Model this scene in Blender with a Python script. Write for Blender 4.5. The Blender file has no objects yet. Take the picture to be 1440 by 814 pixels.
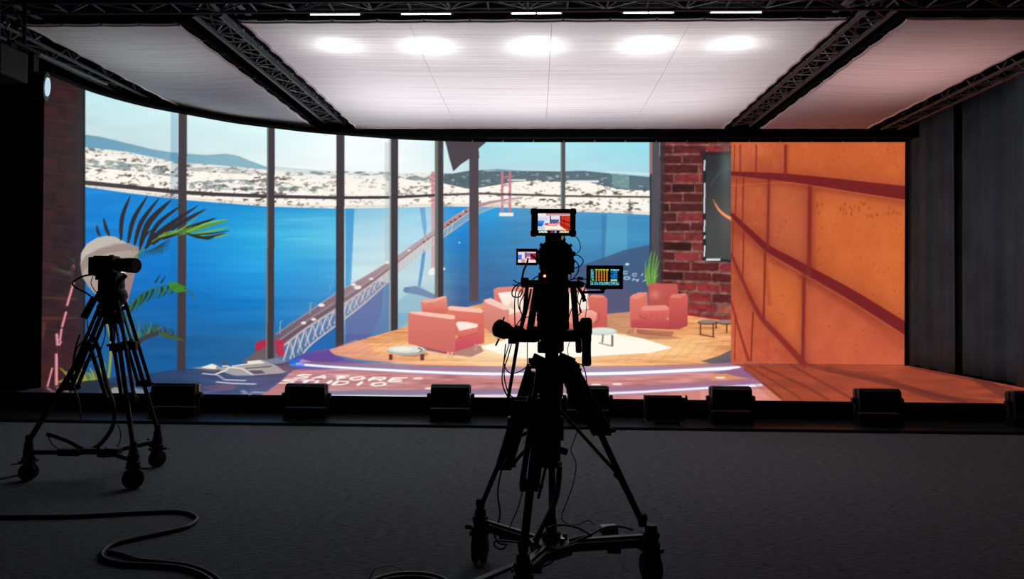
import bpy, bmesh, math, random
import numpy as np
from mathutils import Vector, Matrix, Euler

# ------------------------------------------------------------------ camera, world, light, exposure
SC = bpy.context.scene
COL = SC.collection
F_PX, CW, CH = 1050.0, 1440.0, 814.0
EYE = Vector((0, 0, 1.5))
cd = bpy.data.cameras.new('camera'); cam = bpy.data.objects.new('camera', cd); COL.objects.link(cam)
cd.sensor_fit = 'HORIZONTAL'; cd.sensor_width = 36.0; cd.lens = 36.0*F_PX/CW; cd.clip_end = 200; cd.clip_start = .05
CAM_M = Matrix.Translation(EYE) @ Matrix.Rotation(math.radians(1.854), 4, 'Z') @ Matrix.Rotation(math.radians(90.382), 4, 'X') @ Matrix.Rotation(math.radians(.40), 4, 'Z')
cam.matrix_world = CAM_M
SC.camera = cam
SC.view_settings.view_transform = 'Standard'; SC.view_settings.look = 'None'
SC.view_settings.exposure = 0.0; SC.view_settings.gamma = 1.0
SC.view_settings.use_curve_mapping = False
SC.cycles.use_denoising = True
SC.cycles.max_bounces = 8; SC.cycles.diffuse_bounces = 4; SC.cycles.glossy_bounces = 3; SC.cycles.transmission_bounces = 6
SC.cycles.sample_clamp_indirect = 6.0

w = bpy.data.worlds.new('studio_dark'); SC.world = w; w.use_nodes = True       # a blacked-out studio: no daylight
w.node_tree.nodes['Background'].inputs[0].default_value = (.10, .12, .15, 1)
w.node_tree.nodes['Background'].inputs[1].default_value = .02

def add_area(name, loc, rot, sx, sy, power, color, spread=180):
    l = bpy.data.lights.new(name, 'AREA'); l.shape = 'RECTANGLE'; l.size = sx; l.size_y = sy
    l.energy = power; l.color = color; l.spread = math.radians(spread)
    o = bpy.data.objects.new(name, l); COL.objects.link(o); o.location = loc; o.rotation_euler = rot
    return o
# unseen fill lights added above the stretched silks to brighten and tint them
SILK_FILLS = [(-2.15, 11.5, 2.0, 29, (1, .975, .98), 80), (0, 11.5, 2.0, 30, (1, .975, .985), 80), (2.15, 11.5, 2.0, 24, (1, .955, .985), 80), (-2.0, 9.3, 2.0, 21, (1, .975, .98), 90), (0, 9.3, 2.0, 19, (1, .975, .985), 90), (2.0, 9.3, 2.0, 20, (1, .955, .98), 90), (4.9, 10.0, 1.8, 17, (1, .60, .58), 90), (-4.9, 9.3, 1.4, 5, (.92, 1, .95), 70)]
for sx_, sy_, ss, pw, lc, spr in SILK_FILLS:
    add_area('silk_fill', (sx_, sy_, 6.6), (0, 0, 0), ss, ss, pw, lc, spr)

# ------------------------------------------------------------------ helpers
R3 = CAM_M.to_3x3(); R3T = R3.transposed()
def ray(px, py):
    """direction of the photograph's sight line through a pixel, with unit Y"""
    d = R3 @ Vector(((px-CW/2)/F_PX, -(py-CH/2)/F_PX, -1))
    return d/d.y
def P(px, py, Y): return EYE+ray(px, py)*Y
def G(px, py, z=0.0):
    d = ray(px, py); return EYE+d*((z-EYE.z)/d.z)
def project(X, Y, Z):
    v = np.stack([X-EYE.x, Y-EYE.y, Z-EYE.z], -1) @ np.array(R3)
    return CW/2-v[..., 0]/v[..., 2]*F_PX, CH/2+v[..., 1]/v[..., 2]*F_PX

def mat(name, color, rough=.6, metal=0., noise=0., nscale=40., bump=0., spec=.5, alpha=None, coat=0.):
    m = bpy.data.materials.new(name); m.use_nodes = True; nt = m.node_tree; b = nt.nodes['Principled BSDF']
    b.inputs['Base Color'].default_value = (*color, 1); b.inputs['Roughness'].default_value = rough
    b.inputs['Metallic'].default_value = metal; b.inputs['Specular IOR Level'].default_value = spec
    b.inputs['Coat Weight'].default_value = coat
    tc = nt.nodes.new('ShaderNodeTexCoord'); n = nt.nodes.new('ShaderNodeTexNoise'); n.inputs['Scale'].default_value = nscale; n.inputs['Detail'].default_value = 5
    nt.links.new(tc.outputs['Object'], n.inputs['Vector'])
    if noise:
        mx = nt.nodes.new('ShaderNodeMix'); mx.data_type = 'RGBA'
        mx.inputs[6].default_value = (*[c*(1-noise) for c in color], 1); mx.inputs[7].default_value = (*[min(1, c*(1+noise)) for c in color], 1)
        nt.links.new(n.outputs['Fac'], mx.inputs[0]); nt.links.new(mx.outputs[2], b.inputs['Base Color'])
    if bump:
        bp = nt.nodes.new('ShaderNodeBump'); bp.inputs['Strength'].default_value = bump; bp.inputs['Distance'].default_value = .01
        nt.links.new(n.outputs['Fac'], bp.inputs['Height']); nt.links.new(bp.outputs[0], b.inputs['Normal'])
    return m
def emis(name, color, strength):
    m = bpy.data.materials.new(name); m.use_nodes = True; nt = m.node_tree; b = nt.nodes['Principled BSDF']
    b.inputs['Base Color'].default_value = (.02, .02, .02, 1)
    b.inputs['Emission Color'].default_value = (*color, 1); b.inputs['Emission Strength'].default_value = strength
    return m

class MB:
    def __init__(s): s.v = []; s.f = []
    def add(s, v, f):
        o = len(s.v); s.v += [tuple(p) for p in v]; s.f += [tuple(i+o for i in q) for q in f]; return s
    def box(s, c, size, rot=None):
        x, y, z = [k/2 for k in size]; c = Vector(c)
        M = Euler(rot).to_matrix() if rot is not None and not isinstance(rot, Matrix) else (rot or Matrix.Identity(3))
        v = [c+M @ Vector(p) for p in ((-x, -y, -z), (x, -y, -z), (x, y, -z), (-x, y, -z), (-x, -y, z), (x, -y, z), (x, y, z), (-x, y, z))]
        return s.add(v, [(0, 3, 2, 1), (4, 5, 6, 7), (0, 1, 5, 4), (1, 2, 6, 5), (2, 3, 7, 6), (3, 0, 4, 7)])
    def bar(s, a, b, w, h=None, up=(0, 0, 1)):
        """rectangular bar from a to b"""
        a, b = Vector(a), Vector(b); h = h or w; d = (b-a)
        L = d.length; d.normalize(); u = Vector(up)
        if abs(d.dot(u)) > .98: u = Vector((0, 1, 0))
        x = d.cross(u).normalized(); z = x.cross(d)
        M = Matrix((x, d, z)).transposed()
        return s.box((a+b)/2, (w, L, h), M)
    def tube(s, pts, r, seg=8, cap=True):
        pts = [Vector(p) for p in pts]; n = len(pts)
        rs = r if isinstance(r, (list, tuple)) else [r]*n
        vs, fs = [], []; prev = None
        for i, p in enumerate(pts):
            d = (pts[min(i+1, n-1)]-pts[max(i-1, 0)])
            if d.length < 1e-9: d = Vector((0, 0, 1))
            d.normalize()
            if prev is None:
                u = Vector((0, 0, 1)) if abs(d.z) < .9 else Vector((1, 0, 0)); x = d.cross(u).normalized()
            else:
                x = prev-d*prev.dot(d)
                x = x.normalized() if x.length > 1e-6 else d.orthogonal().normalized()
            prev = x; y = d.cross(x)
            for k in range(seg):
                t = k*math.tau/seg; vs.append(p+(x*math.cos(t)+y*math.sin(t))*rs[i])
        for i in range(n-1):
            for k in range(seg):
                a = i*seg+k; b = i*seg+(k+1) % seg; fs.append((a, b, b+seg, a+seg))
        if cap: fs += [tuple(range(seg))[::-1], tuple((n-1)*seg+k for k in range(seg))]
        return s.add(vs, fs)
    def cyl(s, a, b, r, r2=None, seg=16): return s.tube([a, b], [r, r if r2 is None else r2], seg)
    def lathe(s, a, b, prof, seg=20):
        """prof: (t along a-b, radius)"""
        a, b = Vector(a), Vector(b)
        return s.tube_hard([(a.lerp(b, t), r) for t, r in prof], (b-a).normalized(), seg)
    def tube_hard(s, pr, d, seg):
        x = d.orthogonal().normalized(); y = d.cross(x); vs, fs = [], []; n = len(pr)
        for p, r in pr:
            for k in range(seg): t = k*math.tau/seg; vs.append(p+(x*math.cos(t)+y*math.sin(t))*max(r, 1e-4))
        for i in range(n-1):
            for k in range(seg):
                a = i*seg+k; b = i*seg+(k+1) % seg; fs.append((a, b, b+seg, a+seg))
        fs += [tuple(range(seg))[::-1], tuple((n-1)*seg+k for k in range(seg))]
        return s.add(vs, fs)
    def prism(s, poly, y0, y1):
        """polygon of (x, z) points extruded along y"""
        n = len(poly)
        return s.add([(x, y0, z) for x, z in poly]+[(x, y1, z) for x, z in poly],
                     [tuple(range(n)), tuple(range(n, 2*n))[::-1]]+[(i, i+n, (i+1) % n+n, (i+1) % n) for i in range(n)])
    def prism_x(s, poly, x0, x1):
        n = len(poly)
        return s.add([(x0, y, z) for y, z in poly]+[(x1, y, z) for y, z in poly],
                     [tuple(range(n))[::-1], tuple(range(n, 2*n))]+[(i, (i+1) % n, (i+1) % n+n, i+n) for i in range(n)])
    def ball(s, c, r, seg=12, rings=8, sc=(1, 1, 1)):
        c = Vector(c); vs = []; fs = []
        for i in range(rings+1):
            ph = math.pi*i/rings
            for k in range(seg):
                t = k*math.tau/seg; vs.append(c+Vector((math.sin(ph)*math.cos(t)*r*sc[0], math.sin(ph)*math.sin(t)*r*sc[1], math.cos(ph)*r*sc[2])))
        for i in range(rings):
            for k in range(seg): a = i*seg+k; b = i*seg+(k+1) % seg; fs.append((a, a+seg, b+seg, b))
        return s.add(vs, fs)
    def torus(s, c, R, r, axis='Z', seg=32, sub=8):
        c = Vector(c); pts = []
        for i in range(seg+1):
            t = i*math.tau/seg; u, v = math.cos(t)*R, math.sin(t)*R
            pts.append(c+(Vector((u, v, 0)) if axis == 'Z' else Vector((0, u, v)) if axis == 'X' else Vector((u, 0, v))))
        return s.tube(pts, r, sub, cap=False)

def build(name, mb, m, parent=None, bevel=0., smooth=False, origin=None):
    """link the builder's mesh as ONE object; vertices are given in world space"""
    me = bpy.data.meshes.new(name); ob = bpy.data.objects.new(name, me)
    o = Vector(origin) if origin is not None else (parent.get('_o') and Vector(parent['_o']) or Vector((0, 0, 0))) if parent else Vector((0, 0, 0))
    me.from_pydata([tuple(Vector(v)-o) for v in mb.v], [], mb.f); me.update()
    bm = bmesh.new(); bm.from_mesh(me); bmesh.ops.recalc_face_normals(bm, faces=bm.faces); bm.to_mesh(me); bm.free()
    me.materials.append(m)
    if smooth:
        me.polygons.foreach_set('use_smooth', [True]*len(me.polygons))
        try: me.set_sharp_from_angle(angle=math.radians(38))
        except Exception: pass
    COL.objects.link(ob)
    if parent: ob.parent = parent
    else: ob.location = o
    if bevel:
        md = ob.modifiers.new('bevel', 'BEVEL'); md.width = bevel; md.segments = 2; md.limit_method = 'ANGLE'; md.angle_limit = math.radians(40)
    return ob
def tag(o, label, cat, group=None, kind=None):
    o['label'] = label; o['category'] = cat
    if group: o['group'] = group
    if kind: o['kind'] = kind
    return o
def thing(name, label, cat, loc=(0, 0, 0), group=None):
    o = bpy.data.objects.new(name, None); COL.objects.link(o); o.location = loc; o['_o'] = tuple(loc); o.empty_display_size = .1
    return tag(o, label, cat, group)
def structure(o): o['kind'] = 'structure'; return o
def copy_tree(o, loc=None, label=None, parent=None):
    c = o.copy(); COL.objects.link(c)
    if parent: c.parent = parent
    if loc is not None: c.location = loc
    if label: c['label'] = label
    for ch in list(o.children): copy_tree(ch, parent=c)
    return c
def smoothpath(pts, n=6):
    p = [Vector(q) for q in pts]; out = []
    for i in range(len(p)-1):
        a, b, c, d = p[max(i-1, 0)], p[i], p[i+1], p[min(i+2, len(p)-1)]
        for k in range(n):
            t = k/n; out.append(.5*((2*b)+(c-a)*t+(2*a-5*b+4*c-d)*t*t+(3*b-a-3*c+d)*t**3))
    out.append(p[-1]); return out

BLACK = mat('black_paint', (.010, .010, .011), .45, noise=.2, spec=.22)
BLACKM = mat('black_metal', (.016, .017, .018), .4, .2, noise=.2, spec=.3)
RUBBER = mat('black_rubber', (.012, .012, .013), .75, noise=.25, bump=.1, spec=.25)
CABLE = mat('cable_rubber', (.016, .016, .018), .45)
GREYM = mat('worn_grey_metal', (.13, .135, .14), .45, .6, noise=.35, nscale=18)
ALU = mat('bare_aluminium', (.42, .46, .45), .4, .85, noise=.3, nscale=14)
TRUSSM = mat('dull_truss_metal', (.11, .125, .125), .5, .35, noise=.5, nscale=9)
CLOTH = mat('black_stage_cloth', (.008, .009, .010), .95, noise=.3, nscale=8, bump=.2, spec=.03)
DRAPE = mat('black_molton_drape', (.075, .14, .17), .95, noise=.45, nscale=2, bump=.3, spec=.05)
WALLM = mat('black_painted_wall', (.010, .010, .012), .9, noise=.3, nscale=2, spec=.05)
# ------------------------------------------------------------------ the picture played on the LED wall and floor
# A flat video frame drafted with numpy polygons; its colours become the emission of the LED surfaces.
class Canvas:
    def __init__(s, x0, y0, x1, y1, S=2):
        s.x0, s.y0, s.x1, s.y1, s.S = x0, y0, x1, y1, S
        s.W, s.H = int((x1-x0)*S), int((y1-y0)*S)
        s.a = np.zeros((s.H, s.W, 3), np.float32)
        s.rng = np.random.default_rng(7)
        s.X, s.Y = np.meshgrid((np.arange(s.W)+.5)/S+x0, (np.arange(s.H)+.5)/S+y0)
        s.X = s.X.astype(np.float32); s.Y = s.Y.astype(np.float32)
    def noise(s, cx, cy, seed=0, oct=1):
        """smooth value noise 0..1 with cells of cx by cy units"""
        out = np.zeros((s.H, s.W), np.float32); amp = 1; tot = 0
        for o in range(oct):
            r = np.random.default_rng(seed*31+o)
            gx, gy = s.X[0]/(cx/2**o)+500, s.Y[:, 0]/(cy/2**o)+500
            ix, iy = np.floor(gx).astype(int), np.floor(gy).astype(int)
            fx, fy = gx-ix, gy-iy
            fx = fx*fx*(3-2*fx); fy = fy*fy*(3-2*fy)
            ix -= ix.min(); iy -= iy.min()
            g = r.random((iy.max()+2, ix.max()+2)).astype(np.float32)
            A = g[iy][:, ix]; B = g[iy][:, ix+1]; C_ = g[iy+1][:, ix]; D = g[iy+1][:, ix+1]
            n = (A*(1-fx)+B*fx)*(1-fy)[:, None]+(C_*(1-fx)+D*fx)*fy[:, None]
            out += n*amp; tot += amp; amp *= .55
        return out/tot
    def mask(s, pts):
        """box slice and even-odd coverage of a polygon"""
        p = np.array(pts, np.float32)
        S = s.S
        j0 = max(0, int((p[:, 0].min()-s.x0)*S)-1); j1 = min(s.W, int((p[:, 0].max()-s.x0)*S)+2)
        i0 = max(0, int((p[:, 1].min()-s.y0)*S)-1); i1 = min(s.H, int((p[:, 1].max()-s.y0)*S)+2)
        if j1 <= j0 or i1 <= i0: return None
        X = s.X[i0:i1, j0:j1]; m = np.zeros(X.shape, np.float32)
        q = np.roll(p, -1, 0)
        for dy in (-.25, .25):
            Y = s.Y[i0:i1, j0:j1]+dy/S
            k = np.zeros(X.shape, bool); yy = Y[:, 0]
            for (ax, ay), (bx, by) in zip(p, q):
                if ay == by: continue
                rows = (ay > yy) != (by > yy)
                if not rows.any(): continue
                xc = ax+(yy[rows]-ay)*(bx-ax)/(by-ay)
                k[rows] ^= X[rows] < xc[:, None]
            m += k*.5
        return (slice(i0, i1), slice(j0, j1)), m
    def poly(s, pts, col, a=1., grad=None):
        """col rgb; grad = (ax, ay, bx, by, col2) runs from col at a to col2 at b"""
        r = s.mask(pts)
        if r is None: return
        sl, m = r
        c = np.array(col, np.float32)
        if grad:
            ax, ay, bx, by, c2 = grad
            t = ((s.X[sl]-ax)*(bx-ax)+(s.Y[sl]-ay)*(by-ay))/((bx-ax)**2+(by-ay)**2)
            t = np.clip(t, 0, 1)[..., None]
            c = c*(1-t)+np.array(c2, np.float32)*t
        m = (m*a)[..., None]
        s.a[sl] = s.a[sl]*(1-m)+c*m
    def put(s, pts, arr, a=1.):
        sl, m = s.mask(pts); m = (m*a)[..., None]
        s.a[sl] = s.a[sl]*(1-m)+arr[sl]*m
    def mul(s, pts, f, soft=None):
        sl, m = s.mask(pts)
        m = m[..., None]; f = np.asarray(f, np.float32)
        if f.ndim == 2: f = f[sl][..., None]
        s.a[sl] *= (1-m)+f*m
    def rect(s, x0, y0, x1, y1, col, a=1., grad=None): s.poly([(x0, y0), (x1, y0), (x1, y1), (x0, y1)], col, a, grad)
    def line(s, pts, w, col, a=1.):
        """polyline with width w or (w0, w1) tapering"""
        p = [np.array(q, float) for q in pts]; n = len(p)
        w0, w1 = w if isinstance(w, tuple) else (w, w)
        L, R = [], []
        for i in range(n):
            d = p[min(i+1, n-1)]-p[max(i-1, 0)]; d /= (np.hypot(*d)+1e-9)
            nn = np.array([-d[1], d[0]])*(w0+(w1-w0)*i/(n-1))/2
            L.append(p[i]+nn); R.append(p[i]-nn)
        s.poly(L+R[::-1], col, a)
    def ell(s, cx, cy, rx, ry, col, a=1., grad=None):
        s.poly([(cx+rx*math.cos(t*math.tau/40), cy+ry*math.sin(t*math.tau/40)) for t in range(40)], col, a, grad)
    def glow(s, cx, cy, rx, ry, col, a=1.):
        d = ((s.X-cx)/rx)**2+((s.Y-cy)/ry)**2
        m = (np.exp(-d*2)*a)[..., None]
        s.a = s.a*(1-m)+np.array(col, np.float32)*m
    def sample(s, u, v):
        x = np.clip((u-s.x0)*s.S-.5, 0, s.W-1.001); y = np.clip((v-s.y0)*s.S-.5, 0, s.H-1.001)
        i, j = y.astype(int), x.astype(int); fy, fx = (y-i)[..., None], (x-j)[..., None]
        a = s.a
        return (a[i, j]*(1-fx)+a[i, j+1]*fx)*(1-fy)+(a[i+1, j]*(1-fx)+a[i+1, j+1]*fx)*fy

def interp(x, pts):
    return np.interp(x, [p[0] for p in pts], [p[1] for p in pts])
def curve(pts, n=8):
    """Catmull-Rom through the points"""
    out = []; p = [np.array(q, float) for q in pts]
    for i in range(len(p)-1):
        a = p[max(i-1, 0)]; b = p[i]; c = p[i+1]; d = p[min(i+2, len(p)-1)]
        for k in range(n):
            t = k/n
            out.append(.5*((2*b)+(c-a)*t+(2*a-5*b+4*c-d)*t*t+(3*b-a-3*c+d)*t**3))
    out.append(p[-1]); return out
def lerp(a, b, t): return a+(np.array(b, np.float32)-a)*np.asarray(t)[..., None]

def paint_picture():
    c = Canvas(40, 90, 1444, 580)
    X, Y = c.X, c.Y
    V = lambda *t: np.array(t, np.float32)
    full = [(40, 90), (1444, 90), (1444, 580), (40, 580)]
    # ---- sky
    def cols(x, table):
        return np.stack([np.interp(x, [t[0] for t in table], [t[1][k] for t in table]) for k in range(3)], -1).astype(np.float32)
    skyt = cols(X, [(118, (196, 238, 244)), (255, (212, 243, 245)), (376, (216, 247, 248)), (470, (240, 253, 254)), (556, (248, 255, 255)), (615, (215, 243, 246)), (680, (168, 226, 236)), (790, (176, 234, 242)), (915, (150, 222, 238))])
    skyb = cols(X, [(118, (198, 220, 222)), (255, (205, 226, 228)), (376, (232, 242, 242)), (470, (250, 252, 250)), (600, (240, 244, 244)), (680, (188, 214, 222)), (790, (188, 216, 224)), (915, (178, 210, 222))])
    top = interp(X[0], [(118, 125), (262, 158), (382, 177), (480, 188), (618, 197), (680, 200), (1272, 202)])
    t = np.clip((Y-top[None])/70, 0, 1)[..., None]
    c.a[:] = skyt*(1-t)+skyb*t
    cl = c.noise(60, 14, 3, 3)
    c.a += ((cl-.5)*12)[..., None]
    # ---- far mountains
    c.poly([(118, 189), (140, 192), (165, 198), (190, 204), (215, 210), (240, 214), (262, 216), (290, 218), (318, 216), (335, 219), (352, 226), (376, 235), (376, 246), (118, 216)], (106, 158, 186), 1, (118, 190, 330, 225, (140, 182, 198)))
    c.poly([(376, 233), (420, 237), (470, 241), (470, 247), (376, 246)], (196, 216, 218), .8)
    # ---- the city on the far shore
    ct = interp(X, [(118, 206), (180, 213), (250, 228), (300, 231), (376, 238), (440, 240), (480, 241), (556, 242), (620, 243), (680, 241), (790, 240), (915, 250)])
    sh = interp(X, [(118, 262), (180, 271), (262, 281), (376, 290), (475, 293), (560, 291.5), (618, 290), (680, 290.5), (760, 293), (800, 297), (860, 299), (915, 302)])
    n1 = c.noise(5, 2.6, 11, 2); n2 = c.noise(26, 7, 12, 2); n3 = c.noise(2.2, 1.7, 13)
    bright = V(255, 248, 238); tan = V(168, 152, 136); dark = V(86, 86, 80)
    v = n1*.5+n2*.75+n3*.35-.3
    v = v+(c.noise(5.5, 2.6, 14, 2)-.5)*.9
    e = np.clip((v-.20)/.22, 0, 1)[..., None]
    mid = np.clip((v-.04)/.26, 0, 1)[..., None]
    city = (dark*(1-mid)+tan*mid)*(1-e)+bright*e
    wash = (np.exp(-((X-505)/80)**2)*.62)[..., None]
    city = city*(1-wash)+V(252, 248, 240)*wash
    k = (np.clip((Y-ct)*.8, 0, 1)*(Y < sh))[..., None]
    haze = np.clip(1-(Y-ct)/14, 0, 1)[..., None]*.35
    c.a = c.a*(1-k)+(city*(1-haze)+V(205, 215, 215)*haze)*k
    # dark green belts
    def belt(pts, a, seed):
        sl, m = c.mask(pts)
        nn = c.noise(9, 3, seed, 2)[sl]
        w = (m*np.clip((nn-.35)*3, 0, 1)*a*.85)[..., None]
        c.a[sl] = c.a[sl]*(1-w)+V(88, 108, 112)*w
    belt([(118, 222), (180, 228), (255, 240), (255, 250), (180, 240), (118, 234)], .75, 21)
    belt([(262, 232), (330, 236), (376, 243), (376, 247), (262, 240)], .5, 22)
    belt([(262, 258), (300, 251), (376, 254), (470, 262), (470, 270), (376, 268), (300, 266), (262, 266)], .85, 23)
    belt([(400, 241), (470, 240), (556, 242), (556, 247), (470, 246), (400, 247)], .8, 24)
    belt([(556, 245), (620, 243), (660, 247), (660, 258), (600, 256), (556, 250)], .8, 25)
    hill = [(624, 246), (660, 240), (700, 238), (740, 240), (790, 241), (820, 240), (860, 244), (915, 249), (915, 268), (880, 267), (855, 263), (820, 254), (790, 256), (755, 254), (720, 256), (700, 260), (660, 266), (624, 258)]
    c.poly(hill, (78, 98, 108), .93, (640, 240, 915, 260, (80, 104, 116)))
    c.poly([(860, 244), (885, 246), (885, 266), (862, 262)], (120, 162, 162), .75)
    hn = c.noise(7, 2, 31, 2); sl, m = c.mask(hill)
    w = (m*np.clip((hn[sl]-.66)*7, 0, 1)*.7)[..., None]; c.a[sl] = c.a[sl]*(1-w)+V(200, 205, 200)*w
    c.rect(714, 252, 740, 254.5, (240, 240, 235), .8); c.rect(797, 253.5, 842, 256.5, (245, 243, 236), .9)
    c.rect(680, 239, 790, 240.5, (225, 232, 232), .5)
    c.poly([(850, 240), (915, 243), (915, 247), (850, 242)], (225, 235, 235), .6)
    # sandy shore line
    sl_ = np.exp(-((Y-sh+2.2)/1.7)**2)*.6*(X > 118)*(X < 915)
    c.a = lerp(c.a, (216, 200, 184), sl_*(Y < sh))
    # ---- water
    WT = [(118, ((24, 132, 212), (20, 130, 212), (12, 120, 204), (14, 108, 184), (22, 90, 150))), (240, ((20, 134, 212), (20, 134, 214), (12, 122, 206), (14, 110, 188), (22, 94, 156))),
          (355, ((30, 145, 215), (44, 172, 226), (34, 158, 222), (16, 126, 200), (30, 100, 154))), (440, ((50, 160, 216), (86, 192, 228), (52, 156, 216), (52, 134, 196), (52, 116, 176))), (474, ((60, 166, 218), (100, 196, 230), (66, 164, 218), (62, 140, 196), (52, 110, 170))),
          (490, ((100, 180, 220), (160, 212, 232), (190, 224, 232), (160, 200, 220), (70, 112, 168))), (546, ((124, 194, 226), (176, 218, 236), (206, 228, 232), (176, 206, 216), (96, 128, 170))), (556, ((126, 198, 228), (166, 214, 234), (188, 218, 228), (150, 196, 210), (124, 160, 182))),
          (611, ((136, 204, 232), (166, 214, 234), (188, 214, 224), (160, 192, 200), (136, 164, 180))), (622, ((70, 160, 215), (50, 144, 205), (74, 144, 186), (104, 134, 160), (92, 108, 142))), (650, ((40, 150, 220), (30, 130, 205), (54, 114, 170), (64, 92, 142), (62, 82, 128))),
          (690, ((40, 160, 226), (52, 138, 192), (58, 112, 162), (56, 96, 146), (60, 84, 128))), (730, ((72, 150, 198), (64, 136, 186), (58, 120, 172), (58, 98, 144), (62, 84, 124))), (790, ((76, 150, 200), (70, 146, 194), (62, 128, 178), (62, 98, 142), (64, 86, 120))), (915, ((66, 145, 195), (60, 138, 184), (62, 110, 152), (70, 90, 130), (70, 85, 120)))]
    layers = [cols(X, [(x, t[k]) for x, t in WT]) for k in range(5)]
    dd = np.clip(Y-sh, 0, 199.9); stops = (0, 40, 90, 140, 200)
    wat = layers[0].copy()
    for k in range(4):
        t = np.clip((dd-stops[k])/(stops[k+1]-stops[k]), 0, 1)[..., None]; wat = wat*(1-t)+layers[k+1]*t
    rip = c.noise(46, 2.6, 41, 3); rip2 = c.noise(120, 9, 42, 2)
    wat = wat+((rip-.5)*9+(rip2-.5)*16)[..., None]
    streak = np.clip((c.noise(70, 6, 43, 2)-.5)*3, 0, 1)*np.exp(-((X-440)/70)**2-((Y-322)/26)**2)*.9
    wat = lerp(wat, (110, 206, 232), streak*.8)
    k = np.clip((Y-sh)*1.5, 0, 1)[..., None]
    c.a = c.a*(1-k)+wat*k
    # see-through reflections in the panes
    c.poly([(240, 150), (250, 150), (250, 520), (240, 520)], (28, 92, 150), .22)
    c.poly([(486, 293), (498, 293), (494, 400), (486, 470)], (30, 130, 205), .7)
    c.poly([(500, 293), (548, 293), (548, 400), (488, 440)], (224, 238, 236), .16)
    c.poly([(541, 200), (549, 200), (549, 470), (541, 470)], (170, 180, 176), .35)
    c.poly([(596, 290), (611, 290), (611, 420), (590, 420)], (190, 205, 205), .25)
    c.poly([(846, 302), (853, 302), (851, 372), (846, 372)], (56, 110, 160), .45)
    c.poly([(854, 300), (882, 302), (882, 356), (850, 368)], (108, 184, 210), .40)
    c.poly([(590, 292), (598, 292), (600, 320), (598, 338), (594, 318)], (60, 130, 196), .65)
    c.poly([(594, 352), (599, 350), (596, 376), (591, 405), (587, 405), (591, 376)], (28, 112, 190), .75)
    # dim reflection of the studio floor across the lower panes
    c.poly([(486, 420), (500, 402), (525, 394), (548, 398), (548, 470), (486, 490)], (60, 98, 156), .75)
    c.poly([(486, 452), (512, 400), (540, 396), (536, 440), (520, 474), (486, 486)], (92, 84, 146), .45)
    c.poly([(392, 500), (428, 478), (473, 440), (473, 492), (430, 496)], (18, 92, 172), .6)
    c.poly([(558, 425), (590, 400), (611, 416), (611, 432), (580, 446), (556, 466)], (120, 170, 196), .6)
    c.poly([(568, 404), (584, 402), (612, 414), (612, 421), (590, 415), (570, 411)], (84, 112, 158), .9)
    c.ell(572, 408, 5, 4, (78, 108, 156), .9)
    c.poly([(795, 383), (815, 374), (850, 362), (876, 352), (914, 344), (914, 448), (795, 448)], (64, 86, 120), .8, (850, 370, 850, 440, (84, 84, 118)))
    c.poly([(795, 415), (860, 395), (914, 420), (914, 450), (795, 450)], (92, 86, 116), .6)
        # ---- suspension bridge: far towers, deck, truss
    PK = (206, 120, 132)
    for x0, x1 in ((704.5, 708), (715.5, 719)):
        c.rect(x0, 241, x1, 302, PK, .95)
    for y in (247, 258, 271, 283): c.line([(706, y), (717, y+5)], 1.2, PK, .8); c.line([(717, y), (706, y+5)], 1.2, PK, .8)
    c.rect(702, 299, 722, 304, (238, 240, 236))
    c.rect(606.5, 241, 611, 350, (214, 136, 146), .85)
    for y in range(246, 284, 7): c.rect(604.5, y, 612, y+1.6, (200, 96, 110), .7)
    c.rect(606.5, 350, 611, 377, (206, 140, 156), .9)
    c.poly([(602, 386), (604, 379), (609, 376), (616, 377), (616, 384), (606, 387)], (244, 244, 240))
    c.ell(624, 378, 2, 2, (240, 244, 244))
    c.ell(646, 341, 1.3, 1.3, (190, 226, 250))
    upper = [(352, 504), (388, 470), (430, 441), (480, 408), (520, 385), (556, 362), (590, 338), (614, 321), (640, 303), (664, 290), (690, 283), (735, 277)]
    lower = [(735, 279), (700, 290), (668, 303), (640, 322), (615, 340), (585, 362), (556, 386), (520, 420), (480, 452), (440, 482), (410, 508), (352, 510)]
    road = [(735, 278), (690, 286), (664, 296), (640, 312), (614, 330), (590, 347), (556, 374), (520, 402), (480, 430), (430, 462), (392, 490), (352, 508)]
    c.poly(curve(upper, 4)+curve(road, 4), (112, 92, 106), .95, (400, 480, 640, 300, (196, 150, 150)))
    c.poly(curve(road[::-1], 4)+curve(lower, 4), (130, 128, 148), .45, (400, 480, 640, 300, (214, 190, 180)))
    c.line(curve(upper[1:], 4), (2.0, .8), (178, 152, 156), .95)
    mid = [(u[0]*.5+r[0]*.5, u[1]*.5+r[1]*.5) for u, r in zip(upper, road[::-1])]
    c.line(curve(mid[1:], 4), (1.6, .6), (170, 150, 156), .8)
    c.line(curve([(u[0]*.25+r[0]*.75, u[1]*.25+r[1]*.75) for u, r in zip(upper, road[::-1])][1:], 4), (1.2, .5), (74, 52, 66), .8)
    c.line(curve(road, 4)[:-4], (.9, 2.6), (206, 182, 178), .95)
    c.line(curve(lower, 4)[:-6], (.8, 2.6), (196, 186, 188), .95)
    # truss bracing under the deck
    xs = [398, 408, 418.5, 429, 440, 450, 460, 470, 480, 489, 498, 507, 515, 523, 531, 539, 546, 553]
    def ry(x): return np.interp(x, [p[0] for p in road[::-1]], [p[1] for p in road[::-1]])
    def ly(x): return np.interp(x, [p[0] for p in lower[::-1]], [p[1] for p in lower[::-1]])
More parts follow.
